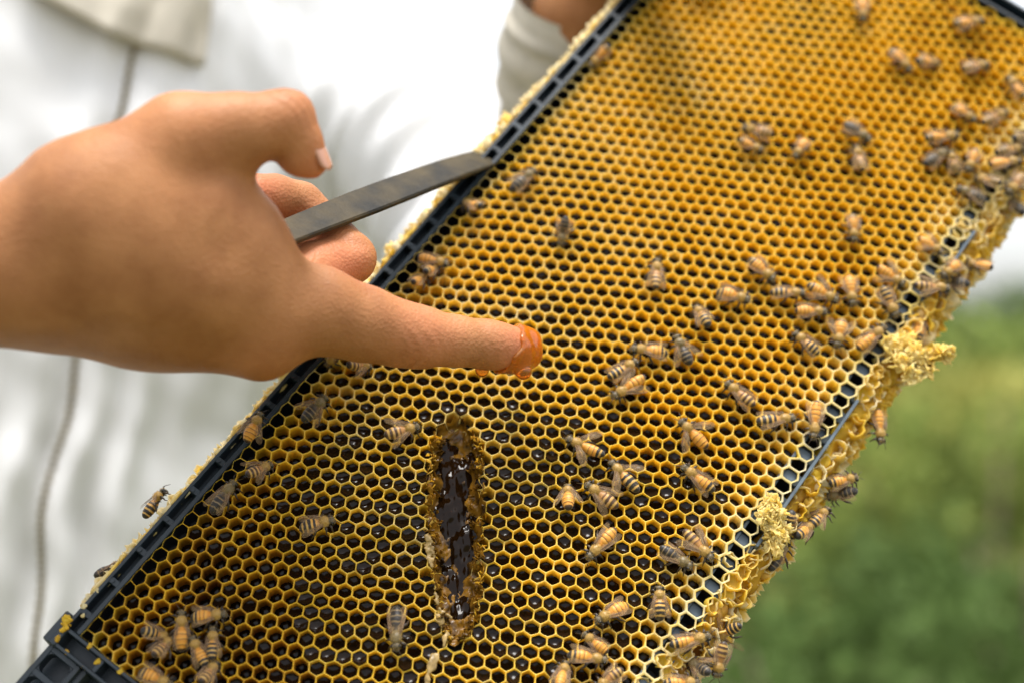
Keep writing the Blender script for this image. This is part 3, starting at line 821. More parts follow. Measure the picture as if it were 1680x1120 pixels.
tag(obj("comb_cells", L3(*bv_.T), np.concatenate(bulkF), [M_wax, M_black], frame, mi=np.concatenate(bulkM), attrs={"age_shade": np.concatenate(bulkA)}), kind="stuff")
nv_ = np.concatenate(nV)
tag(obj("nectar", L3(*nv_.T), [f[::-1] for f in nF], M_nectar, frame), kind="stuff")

# the gouge: torn walls and a pool of honey in the bottom
uu, vv_ = np.meshgrid(np.arange(64, 142, .42), np.arange(44, 108, .42))
gh, gr2 = gouge_h(uu, vv_)
keep = gr2 < 1.0
zz_ = np.where(keep, gh, 0) - .0
idx = np.arange(uu.size).reshape(uu.shape)
ok = keep[:-1, :-1] & keep[1:, :-1] & keep[:-1, 1:] & keep[1:, 1:]
q = np.stack([idx[:-1, :-1], idx[:-1, 1:], idx[1:, 1:], idx[1:, :-1]], -1)[ok]
used = np.unique(q); rem = -np.ones(uu.size, int); rem[used] = np.arange(len(used))
gouge = obj("scraped_gouge", L3(uu.ravel()[used], vv_.ravel()[used], zz_.ravel()[used]), rem[q][:, ::-1], M_gouge, frame)
gp = np.stack([(-.78 * uu + .62 * vv_) / 2.4, .62 * uu + .78 * vv_, 0 * uu], -1)
ph_ = -7.6 + 1.0 * noise(gp, 9, 81, 2) + .85 * noise(gp, 3.2, 82, 2) + .05 * noise(gp, 1.4, 83, 1) + np.interp(uu, [72, 90, 130], [2.2, .6, 0])
ok2 = (gr2 < .70)
ok = ok2[:-1, :-1] & ok2[1:, :-1] & ok2[:-1, 1:] & ok2[1:, 1:]
q = np.stack([idx[:-1, :-1], idx[:-1, 1:], idx[1:, 1:], idx[1:, :-1]], -1)[ok]
used = np.unique(q); rem = -np.ones(uu.size, int); rem[used] = np.arange(len(used))
obj("honey_pool", L3(uu.ravel()[used], vv_.ravel()[used], ph_.ravel()[used]), rem[q][:, ::-1], M_pool, gouge)
# ragged flakes along the rim of the gouge
def ribbon(pts, wid, seed, m, name, parent, amp=1.0, res=.3):
    """lumpy smear of wax along a path, pts rows (u,v,h)"""
    pts = np.asarray(pts, float); r = np.random.default_rng(seed)
    def fn(P):
        d = None
        P = P * [1, 1, 2.1] + [0, 0, .5]
        for a, b, w in zip(pts[:-1], pts[1:], wid):
            e = cone(P, a, b, w * .7, w * 1.1); d = e if d is None else sm(d, e, .8)
        return d + amp * .8 * noise(P, 4.2, seed, 2) + amp * .3 * noise(P, 1.9, seed + 1, 2)
    v, f = snet(fn, pts.min(0) - 3.5, pts.max(0) + 3.5, res)
    return obj(name, L3(*v.T), f[:, ::-1], m, parent)
ribbon([(93, 70.5, 0), (88, 75.5, .2), (82.5, 81, 0), (77.5, 87, .2), (73.5, 92.5, .1)], [.9, 1.1, 1.2, 1.2, 1.0], 92, M_smear, "smeared_wax", gouge, 1.7)
ribbon([(71, 96, .1), (66, 98.6, 0), (61, 99.2, .2), (57, 99.6, .1), (51.5, 101, .1), (44, 103, .1)], [.8, 1.0, .8, .9, .8], 93, M_smear, "smeared_wax", gouge, 1.7)
fl = MB(); r = np.random.default_rng(17); flA = []
for k in range(300):
    t = r.uniform(0, .97); s = r.choice([-1, 1])
    kk = int(t * 159); c = GCs[kk]; tg = GCs[min(kk + 1, 159)] - GCs[max(kk - 1, 0)]; tg /= np.linalg.norm(tg) + 1e-9
    nr = np.array([-tg[1], tg[0]]); dist = GWs[kk] * r.uniform(.55, 1.04)
    p0 = c + nr * s * dist
    g0, _ = gouge_h(p0[0], p0[1]); g0 = min(float(g0), -.3)
    a = r.uniform(0, 6.28); du, dv2 = math.cos(a), math.sin(a)
    L_ = r.uniform(1.0, 3.4); H_ = r.uniform(.6, 2.6)
    e = np.array([du, dv2, 0]) * L_ * .5; up = np.array([nr[0] * -s * .5, nr[1] * -s * .5, 1.0]) * H_; th_ = np.array([-dv2, du, 0]) * .16
    b = np.array([p0[0], p0[1], g0 - .4])
    V = [b - e - th_, b + e - th_, b + e * .6 + up * r.uniform(.6, 1), b - e * .7 + up, b - e + th_, b + e + th_, b + e * .6 + up * .9 + th_, b - e * .7 + up * .95 + th_]
    fl.add(V, [[0, 1, 2, 3], [7, 6, 5, 4], [0, 4, 5, 1], [1, 5, 6, 2], [2, 6, 7, 3], [3, 7, 4, 0]])
tag(part("torn_flakes", fl, M_gouge, gouge), kind="stuff")
# golden torn cell edges along the rim
rv, rf, ra, rn = [], [], [], 0
for k in range(150):
    t = r.uniform(0, .98); s = r.choice([-1, 1]); kk = int(t * 159); c = GCs[kk]
    tg = GCs[min(kk + 1, 159)] - GCs[max(kk - 1, 0)]; tg /= np.linalg.norm(tg) + 1e-9
    nr = np.array([-tg[1], tg[0]]); p0 = c + nr * s * GWs[kk] * r.uniform(.80, 1.10)
    hh = -r.uniform(0, 1.6); a = r.uniform(0, 6.28); e = np.array([math.cos(a), math.sin(a), 0]) * r.uniform(.6, 1.5)
    up = np.array([-nr[0] * s * r.uniform(-.3, .9), -nr[1] * s * r.uniform(-.3, .9), r.uniform(.7, 1.5)]) * r.uniform(.5, 1.3); tk = np.array([-e[1], e[0], 0]) / np.linalg.norm(e) * .13
    b = np.array([p0[0], p0[1], hh - .9])
    V = [b - e, b + e, b + e * r.uniform(.2, .9) + up * r.uniform(.5, 1), b + e * r.uniform(-.3, .2) + up * r.uniform(.8, 1.3), b - e * r.uniform(.4, .9) + up * r.uniform(.4, 1)]
    V = V + [q_ + tk for q_ in V]
    rv.append(np.array(V)); rf += [[rn + i for i in f] for f in ([0, 1, 2, 3, 4], [9, 8, 7, 6, 5], [0, 5, 6, 1], [1, 6, 7, 2], [2, 7, 8, 3], [3, 8, 9, 4], [4, 9, 5, 0])]; rn += 10
    ra += [r.uniform(.5, 1.5)] * 10
tag(obj("torn_edges", L3(*np.concatenate(rv).T), rf, M_wax, gouge, smooth=False, attrs={"age_shade": ra}), kind="stuff")

# ragged open cells: burr comb on the rims
def ragged(u, v, h, rad, deep, tilt, seed, tone, jag=.9, squash=1.0, rot=0.0):
    r = np.random.default_rng(seed); n = 14
    w = np.linspace(0, 2 * math.pi, n, endpoint=False) + rot
    rr = rad * (1 + .10 * np.cos(6 * (w - rot)) + r.normal(size=n) * .05)
    x = rr * np.cos(w); y = rr * np.sin(w) * squash
    top = jag * r.uniform(-1, .35, n); top[r.integers(0, n, 3)] -= jag * 1.2
    rows = []
    for (s, z, tz) in ((1.06, -deep, 0), (1.05, -1.0, .6), (1.02, 0, 1), (.90, -.1, 1), (.86, -1.2, .5), (.82, -deep * .55, 0), (.70, -deep * .8, 0)):
        rows.append(np.stack([x * s, y * s, z + tz * top], 1))
    V = np.concatenate(rows + [np.array([[0, 0, -deep * .86]])])
    F = [[a * n + q_, a * n + (q_ + 1) % n, (a + 1) * n + (q_ + 1) % n, (a + 1) * n + q_] for a in range(6) for q_ in range(n)]
    F += [[6 * n + q_, 6 * n + (q_ + 1) % n, 7 * n] for q_ in range(n)]
    ct_, st_ = math.cos(tilt), math.sin(tilt)
    y2 = V[:, 1] * ct_ + V[:, 2] * st_; z2 = -V[:, 1] * st_ + V[:, 2] * ct_
    A_ = np.repeat([tone + .1, tone - .1, tone - .35, tone - .35, tone, tone + .25, tone + .5], n)  # paler at the rim, browner towards the cell bottom
    A_ = np.append(A_, tone + .6)
    return np.stack([V[:, 0] + u, y2 + v, z2 + h], 1), F, A_
def ragged_row(name, specs, parent=frame):
    out = []
    for s in specs:
        V, F, A_ = ragged(*s)
        c = np.array(s[:3], float)
        o = obj(name, L3(*(V - c).T), F, M_wax, parent, attrs={"age_shade": A_}); o.location = L3(*c)
        out.append(o)
    return out
r = np.random.default_rng(31)
# grey ribs closing every second cell between the bottom rails
for k in range(80):
    u = 2.65 + 10.6 * k
    if u > UMAX: break
    mb = MB(); mb.box((u - 2.4, 159.4, -9), (u + 2.4, 165.9, -2.0 - r.uniform(0, .6)), .3)
    part("bottom_rib", mb, M_greyplastic)
# burr comb hanging from the bottom rim
bspec = []; k = 0
for u in np.arange(60, 420, 5.9):
    env = .55 + .45 * noise(np.array([[u, 0, 0]]), 38, 44, 1)[0]
    for row, (v0, h0, tl) in enumerate(((169.6, -1.8, .25), (173.6, -6.0, .75), (176.6, -11.5, 1.15), (176.5, -17, 1.5))):
        if row == 0 and 168 < u < 236 and r.random() < .0: continue
        if row > 1 and r.random() > env + .35: continue
        k += 1
        bspec.append((u + r.uniform(-.8, .8) + (2.6 if row % 2 else 0), v0 + r.uniform(-.7, .7) + env * 1.5, h0 + r.uniform(-1, .6), r.uniform(2.4, 4.3), r.uniform(5, 9), tl + r.uniform(-.4, .4), 600 + k, r.uniform(0, 1.3), r.uniform(1.0, 3.2), 1.0, r.uniform(0, 1)))
ragged_row("burr_cell", bspec)
# solid wax mass carrying them
def mass(P):
    c = -(np.maximum(np.abs(P[..., 0] - 258) - 166, 0)) 
    e = np.sqrt(((P[..., 1] - 168.5) / 5.2) ** 2 + ((P[..., 2] + 12) / 8.5) ** 2) - 1
    e = e * 5 + 1.3 * noise(P, 9, 51, 2) + .6 * noise(P, 3.5, 52, 2)
    return np.maximum(e, np.abs(P[..., 0] - 242) - 182)
v, f = snet(mass, (56, 158, -26), (428, 181, 1), .95)
obj("burr_wax", L3(*v.T), f[:, ::-1], M_wax, frame, attrs={"age_shade": 1.6 + .4 * noise(v, 12, 53, 2)})
# wax over the rail where it is hidden
ospec = []
for (ua, ub) in ((60, 164), (236, 312), (322, 420)):
    for u in np.arange(ua, ub, 5.2):
        for (v0, hh) in ((162.6, .3), (167.4, .2)):
            if v0 < 165 and r.random() < .75: continue
            k += 1
            ospec.append((u + r.uniform(-1, 1) + (2.6 if v0 > 165 else 0), v0 + r.uniform(-.9, .9), hh + r.uniform(-.9, 1.1), r.uniform(2.4, 3.5), r.uniform(3, 5), .1 + r.uniform(-.2, .35), 900 + k, r.uniform(.3, .95), r.uniform(.8, 1.9), r.uniform(.8, 1.1), r.uniform(0, 1)))
ragged_row("rim_cell", ospec)
# fringe along the top bar
fspec = []
for q_, u in enumerate(np.arange(4, UMAX, 4.7)):
    far = np.clip((u - 90) / 120, 0, 1)
    fspec.append((u + r.uniform(-.8, .8), -11.2 - far * 1.2 + r.uniform(-.9, .7), -3.0 + r.uniform(-1.2, 1.0), r.uniform(1.9, 2.8), r.uniform(2.4, 3.4), -.95 + r.uniform(-.3, .3), 1500 + q_, r.uniform(0, .55) - .15 * far, r.uniform(.8, 1.6), 1.0, r.uniform(0, 1)))
    if 150 < u < 290 and r.random() < .55:
        fspec.append((u + r.uniform(-1.5, 1.5), -13.8 + r.uniform(-1.5, .8), -5 + r.uniform(-1.5, 2), r.uniform(1.8, 2.6), 4.5, -1.2 + r.uniform(-.4, .4), 1800 + q_, r.uniform(0, .6), 1.5, 1.0, r.uniform(0, 1)))
ragged_row("fringe_cell", fspec, top_bar)
def fringe(P):
    e = np.sqrt(((P[..., 1] + 10.1) / 1.0) ** 2 + ((P[..., 2] + 6.5) / 4.6) ** 2) - 1
    e = e * 1.2 + .5 * noise(P, 6, 61, 2) + .4 * noise(P, 2.4, 62, 2)
    return np.maximum(e, np.abs(P[..., 0] - 214) - 212)
v, f = snet(fringe, (0, -13, -12), (428, -8.3, 2), .7)
obj("wax_fringe", L3(*v.T), f[:, ::-1], M_wax, top_bar, attrs={"age_shade": .45 + .4 * noise(v, 8, 63, 2)})
# crumbs of wax and propolis stuck on the near corner
r = np.random.default_rng(8)
for (u, v0, h0, s, ag) in ((-4.5, -9.4, -.1, 1.5, 1.15), (-7.3, -7.5, .8, 1.3, 1.2), (-11.5, -7.4, .6, .9, 1.4), (-9.0, 8.6, -.6, 1.0, 1.2), (-12.8, -2, -.2, .8, 1.5), (-13.2, 6, 0, .9, 1.4), (2.5, -8.2, -.4, .9, .1), (-.5, -6.2, -.3, .8, .2), (9, -9, -1, 1.0, .1), (-6.6, 3, .3, .8, 1.3), (-6.9, 17, .4, .9, 1.2)):
    c = np.array([u, v0, h0]); sd = int(abs(u * 10 + v0 * 7)) + 5
    vq, fq = snet(lambda P: ell(P, c, (s * 1.3, s, s * .45)) + .45 * noise(P, 1.3, sd, 2) * s, c - 3.2, c + 3.2, .28)
    o = obj("wax_crumb", L3(*(vq - c).T), fq[:, ::-1], M_wax, end_bar, attrs={"age_shade": np.full(len(vq), ag)}); o.location = L3(*c)

# two crumpled lumps of fresh wax on the lower rim
M_fresh = mat("fresh_wax", (.97, .77, .20), rough=.38, base2=(.97, .87, .48), vscale=160, spec=.4, transl=.55, bump=.4, bscale=600)
def lump(blobs, seed, label):
    """torn flakes of comb wax crumpled round a core"""
    bl = np.array(blobs, float); r = np.random.default_rng(seed)
    def fn(P):
        d = None
        for b in bl:
            e = np.linalg.norm(P - b[:3], axis=-1) - b[3] * .72; d = e if d is None else sm(d, e, 1.2)
        return d + .8 * np.abs(noise(P, 2.4, seed, 3)) - .2
    v, f = snet(fn, bl[:, :3].min(0) - 6, bl[:, :3].max(0) + 6, .5)
    V = [v]; F = [f[:, ::-1]]; n = len(v)
    for b in bl:
        for _ in range(20):
            d = r.normal(size=3); d[2] = abs(d[2]) * .8 + d[2] * .2; d /= np.linalg.norm(d)
            c = b[:3] + d * b[3] * r.uniform(.45, .95)
            t1 = np.cross(d, r.normal(size=3)); t1 /= np.linalg.norm(t1); t2 = d * r.uniform(.4, 1) + np.cross(d, t1) * r.uniform(-.8, .8); t2 /= np.linalg.norm(t2)
            nn_ = np.cross(t1, t2); nn_ /= np.linalg.norm(nn_) + 1e-9
            w, h = r.uniform(1.0, 2.3), r.uniform(1.1, 2.6)
            S, T = np.meshgrid(np.linspace(-1, 1, 6), np.linspace(-.5, 1, 5))
            bend = r.uniform(-.7, .7) * (S ** 2) + r.uniform(-.4, .4) * T ** 2 + .18 * r.normal(size=S.shape)
            edge = 1 + .35 * r.normal(size=S.shape) * (T > .5)
            P = c + t1 * (S * w)[..., None] + t2 * (T * h * edge)[..., None] + nn_ * (bend * w * .6)[..., None]
            Q = P - nn_ * .22
            V += [P.reshape(-1, 3), Q.reshape(-1, 3)]
            ii = np.arange(30).reshape(5, 6); q = np.stack([ii[:-1, :-1], ii[:-1, 1:], ii[1:, 1:], ii[1:, :-1]], -1).reshape(-1, 4)
            F += [q + n, q[:, ::-1] + n + 30]
            bd = np.concatenate([ii[0], ii[1:, -1], ii[-1, ::-1][1:], ii[::-1, 0][1:-1]]); bn = np.roll(bd, -1)
            F.append(np.stack([bd, bd + 30, bn + 30, bn], 1) + n)
            n += 60
    v = np.concatenate(V); c = bl[0, :3]
    o = obj("wax_lump", L3(*(v - c).T), np.concatenate(F), M_fresh, smooth=False)
    o.matrix_world = FM @ Matrix.Translation(Vector(L3(*c)))
    return tag(o, label, "wax", "crumpled fresh wax lumps")
lump([(261, 165, 2, 3.6), (257, 171, 3, 4.2), (254, 177, 3, 3.2), (262, 175, 3.5, 3.8), (266, 179.5, 3, 3.4), (270, 183, 2.5, 2.8), (259, 181, 2, 2.8), (265, 169, 1, 3.2)], 5, "big crumpled yellow wax lump sticking out of the rim over the green")
lump([(178, 161.5, 2, 3.0), (172.5, 163.5, 3, 3.4), (176, 166, 2.5, 3.0), (169.5, 168.5, 2, 3.2), (166, 171, 1, 2.6), (172, 171, 0, 3.0)], 6, "smaller crumpled yellow wax lump on the rim nearer the bottom edge")

# ------------------------------------------------------------------ bees: +X head, Z away from the comb, millimetres
def ramp_mat(name, stops, rough=.45):
    m = mat(name, (.3, .2, .1), rough=rough, spec=.45, sheen=.15, bump=.3, bscale=2500)
    nt = m.node_tree; N = nt.nodes; Lk = nt.links
    tc = N.new("ShaderNodeTexCoord"); sx = N.new("ShaderNodeSeparateXYZ"); Lk.new(tc.outputs['Object'], sx.inputs[0])
    nz = N.new("ShaderNodeTexNoise"); nz.inputs['Scale'].default_value = 900; Lk.new(tc.outputs['Object'], nz.inputs['Vector'])
    m0 = N.new("ShaderNodeMath"); m0.operation = 'MULTIPLY_ADD'; m0.inputs[1].default_value = .0006; m0.inputs[2].default_value = -.0003; Lk.new(nz.outputs['Fac'], m0.inputs[0])
    ad = N.new("ShaderNodeMath"); ad.operation = 'ADD'; Lk.new(sx.outputs[0], ad.inputs[0]); Lk.new(m0.outputs[0], ad.inputs[1])
    m1 = N.new("ShaderNodeMath"); m1.operation = 'MULTIPLY_ADD'; m1.inputs[1].default_value = 1000 / 14.0; m1.inputs[2].default_value = .5; Lk.new(ad.outputs[0], m1.inputs[0])
    rp = N.new("ShaderNodeValToRGB"); e = rp.color_ramp.elements
    while len(e) > 1: e.remove(e[-1])
    e[0].position = (stops[0][0] + 7) / 14; e[0].color = (*stops[0][1], 1)
    for x, c in stops[1:]:
        q = e.new((x + 7) / 14); q.color = (*c, 1)
    Lk.new(m1.outputs[0], rp.inputs[0]); Lk.new(rp.outputs[0], N['Principled BSDF'].inputs['Base Color'])
    return m
OL = (.33, .195, .040); HD = (.10, .075, .035); BK = (.014, .010, .007); TN = (.44, .26, .060); AM = (.50, .195, .012); AM2 = (.60, .29, .040); BR = (.07, .028, .007)
head_s = [(.9, OL), (3.9, OL), (4.3, HD), (6.5, (.06, .045, .025))]
M_bee = [
    ramp_mat("amber_bee", [(-6.6, BK), (-5.6, BK), (-5.4, TN), (-5.0, TN), (-4.8, BK), (-4.2, BK), (-4.0, AM2), (-3.2, AM), (-3.0, BR), (-2.8, AM2), (-1.7, AM), (-1.5, BR), (-1.3, AM2), (-.2, AM), (.5, AM)] + head_s),
    ramp_mat("striped_bee", [(-6.6, BK), (-5.7, BK), (-5.5, TN), (-5.1, TN), (-4.9, BK), (-4.1, BK), (-3.9, TN), (-3.4, TN), (-3.2, BK), (-2.3, BK), (-2.1, TN), (-1.5, AM2), (-1.3, BK), (-.6, BK), (-.4, AM2), (.5, (.35, .16, .04))] + head_s),
    ramp_mat("dark_bee", [(-6.6, BK), (-5.2, BK), (-5.0, (.22, .15, .07)), (-4.6, BK), (-3.6, BK), (-3.4, (.24, .17, .08)), (-2.9, BK), (-1.9, BK), (-1.7, (.25, .16, .06)), (-1.2, BK), (.4, (.09, .06, .03)), (.9, (.15, .11, .045)), (3.9, (.15, .11, .045)), (4.3, HD), (6.5, (.05, .04, .02))]),
    ramp_mat("golden_bee", [(-6.6, BK), (-5.9, BR), (-5.6, AM2), (-5.0, AM), (-4.8, BR), (-4.6, AM2), (-3.4, AM), (-3.1, BR), (-2.9, AM2), (-1.8, AM), (-1.5, BR), (-1.3, AM2), (-.2, AM), (.5, AM)] + head_s),
    ramp_mat("tawny_bee", [(-6.6, BK), (-5.7, BR), (-5.4, TN), (-4.9, TN), (-4.7, (.06, .03, .012)), (-4.1, BR), (-3.8, TN), (-3.2, (.45, .25, .09)), (-3.0, (.06, .03, .012)), (-2.3, BR), (-2.0, TN), (-1.4, (.48, .24, .08)), (-1.2, BR), (-.5, (.40, .19, .05)), (.5, (.36, .17, .05))] + head_s),
]
M_leg = mat("bee_leg", (.035, .022, .012), rough=.4, var=.4, vscale=600)
M_eye = mat("bee_eye", (.010, .008, .007), rough=.16, spec=.6)
M_fuzz = mat("bee_fuzz", (.50, .33, .095), rough=.9, transl=.3)
M_wing = mat("bee_wing", (.60, .40, .20), rough=.28, spec=.28, alpha=.10)
M_vein = mat("wing_vein", (.16, .09, .05), rough=.5)
def bee_sdf(P, droop=0.0, plump=1.0):
    P = P.copy(); x = P[..., 0]
    P[..., 2] = P[..., 2] + droop * np.clip(-x - .5, 0, 9) ** 2 * .045
    P[..., 1] = np.where(x < .5, P[..., 1] / plump, P[..., 1])
    seg = np.zeros_like(x)
    for s in (-.2, -1.5, -3.0, -4.2, -5.2):
        seg += .09 * np.exp(-np.clip((x - s), -9, 9) ** 2 / .05)
    ab = ell(P, (-2.55, 0, 2.45 ), (4.1, 2.4, 2.1)) + seg
    tail = ell(P, (-4.6, 0, 2.2), (2.0, 1.6, 1.5)) + seg
    ab = sm(ab, tail, .5)
    th = ell(P, (2.55, 0, 2.95), (1.95, 1.95, 1.75)) - .07 * noise(P, .7, 5, 2)
    hd = sm(ell(P, (5.1, 0, 2.55), (1.0, 1.75, 1.35)), ell(P, (5.6, 0, 1.7), (.8, 1.0, 1.1)), .4)
    return sm(sm(ab, th, .35), hd, .25)
bvv, bff = snet(bee_sdf, (-7.2, -2.8, -.2), (7, 2.8, 5.2), .21)
bee_me = [[mesh("bee_body", bvv * .001, bff, m) for m in M_bee]]
for dr, pl in ((.7, 1.06), (-.5, .9)):
    vq, fq = snet(lambda P: bee_sdf(P, dr, pl), (-7.2, -2.9, -1.6), (7, 2.9, 5.6), .21)
    bee_me.append([mesh("bee_body", vq * .001, fq, m) for m in M_bee])
def wing_mesh(L, W, fore=True):
    # outline in the wing's own plane: root at origin, tip along -X, leading edge +Y
    if fore: out = [(0, .25), (-.2, .34), (-.5, .42), (-.8, .46), (-.95, .36), (-1.0, .18), (-.97, -.05), (-.85, -.30), (-.65, -.46), (-.45, -.48), (-.22, -.30), (0, -.12)]
    else: out = [(0, .2), (-.3, .32), (-.6, .36), (-.85, .25), (-.95, .05), (-.85, -.25), (-.6, -.48), (-.35, -.45), (-.12, -.25), (0, -.1)]
    pts = np.array([(x * L, y * W, -.06 * L * (x * x) + .10 * math.sin(5 * x + 3 * y)) for x, y in out])
    mb = MB(); n = len(pts)
    c = pts.mean(0) + [0, 0, .12]
    V = np.concatenate([pts, [c], pts - [0, 0, .03], [c - [0, 0, .03]]])
    F = [[i, (i + 1) % n, n] for i in range(n)] + [[n + 1 + (i + 1) % n, n + 1 + i, 2 * n + 1] for i in range(n)] + [[i, n + 1 + i, n + 1 + (i + 1) % n, (i + 1) % n] for i in range(n)]
    mb.add(V, F, 0)
    mb.tube(list(pts[:6] + [0, 0, .02]), [.10, .09, .08, .06, .05, .03], 5, mi=1)
    for tgt in ((-.95, .05), (-.8, -.3), (-.5, -.44)):
        if not fore and tgt[1] < -.4: continue
        mb.tube([(0, .05 * W, .05), (-.45 * L, .12 * W + tgt[1] * .25 * W, .12), (tgt[0] * L, tgt[1] * W, .02)], [.06, .05, .025], 4, mi=1)
    return mb.mesh("wing", [M_wing, M_vein], scale=.001)
wing_me = [wing_mesh(8.6, 3.2), wing_mesh(6.2, 2.6, False)]
def leg_mesh(pts, rads):
    mb = MB(); mb.tube(pts, [q * 1.35 for q in rads], 6); return mb.mesh("leg", M_leg, scale=.001)
leg_me = []
for (x, fx, fy, back) in ((3.7, 5.2, 3.3, 0), (2.4, 2.6, 4.2, 0), (1.2, -1.6, 4.3, 1)):
    for s in (-1, 1):
        k1 = ((x + fx) / 2 + (.2 if not back else -.3), s * fy * .62, 2.5 if not back else 2.9)
        an = (fx - (.3 if not back else .6), s * fy * .93, .7)
        leg_me.append(leg_mesh([(x, s * .9, 1.7), (x + (k1[0] - x) * .5, s * fy * .38, 2.0), k1, ((k1[0] + an[0]) / 2, s * fy * .85, 1.5), an, (fx - (0 if not back else 1.2), s * (fy + .35), .05)],
                               [.34, .36, .30, .34 if back else .24, .22 if back else .16, .10]))
ant_me = []
for s in (-1, 1):
    mb = MB(); mb.tube([(5.8, s * .45, 3.0), (6.6, s * .9, 3.5), (7.1, s * 1.3, 3.3), (8.4, s * 1.9, 2.3)], [.13, .12, .13, .10], 5); ant_me.append(mb.mesh("antenna", M_leg, scale=.001))
eye_me = []
for s in (-1, 1):
    v, f = snet(lambda P: ell(P, (5.15, s * 1.28, 2.65), (.72, .62, 1.12)), (4, s * 1.28 - 1, 1), (6.4, s * 1.28 + 1, 4.2), .16)
    eye_me.append(mesh("eye", v * .001, f, M_eye))
# short fur on the thorax and between the abdominal rings
r = np.random.default_rng(3)
FV = []; FF = []
tree_c = bvv
sel = np.where((bvv[:, 2] > 1.6) & (((bvv[:, 0] > .8) & (bvv[:, 0] < 4.4)) | ((bvv[:, 0] > 4.4) & (bvv[:, 2] > 2.6)) | (r.random(len(bvv)) < .12)))[0]
sel = r.choice(sel, 520, replace=False)
for i, k in enumerate(sel):
    p = bvv[k]; c = np.array([np.clip(p[0], -3, 2.8), 0, 2.5]); d = p - c; d /= np.linalg.norm(d)
    d = d + np.array([-.35, 0, .1]) + r.normal(size=3) * .25; d /= np.linalg.norm(d)
    sde = np.cross(d, r.normal(size=3)); sde /= np.linalg.norm(sde)
    ln = (.62 if p[0] > .8 else .34) * r.uniform(.7, 1.2)
    FV += [p - sde * .035, p + sde * .035, p + d * ln]; FF.append([3 * i, 3 * i + 1, 3 * i + 2])
fuzz_me = mesh("fur", np.array(FV) * .001, np.array(FF), M_fuzz, smooth=False)

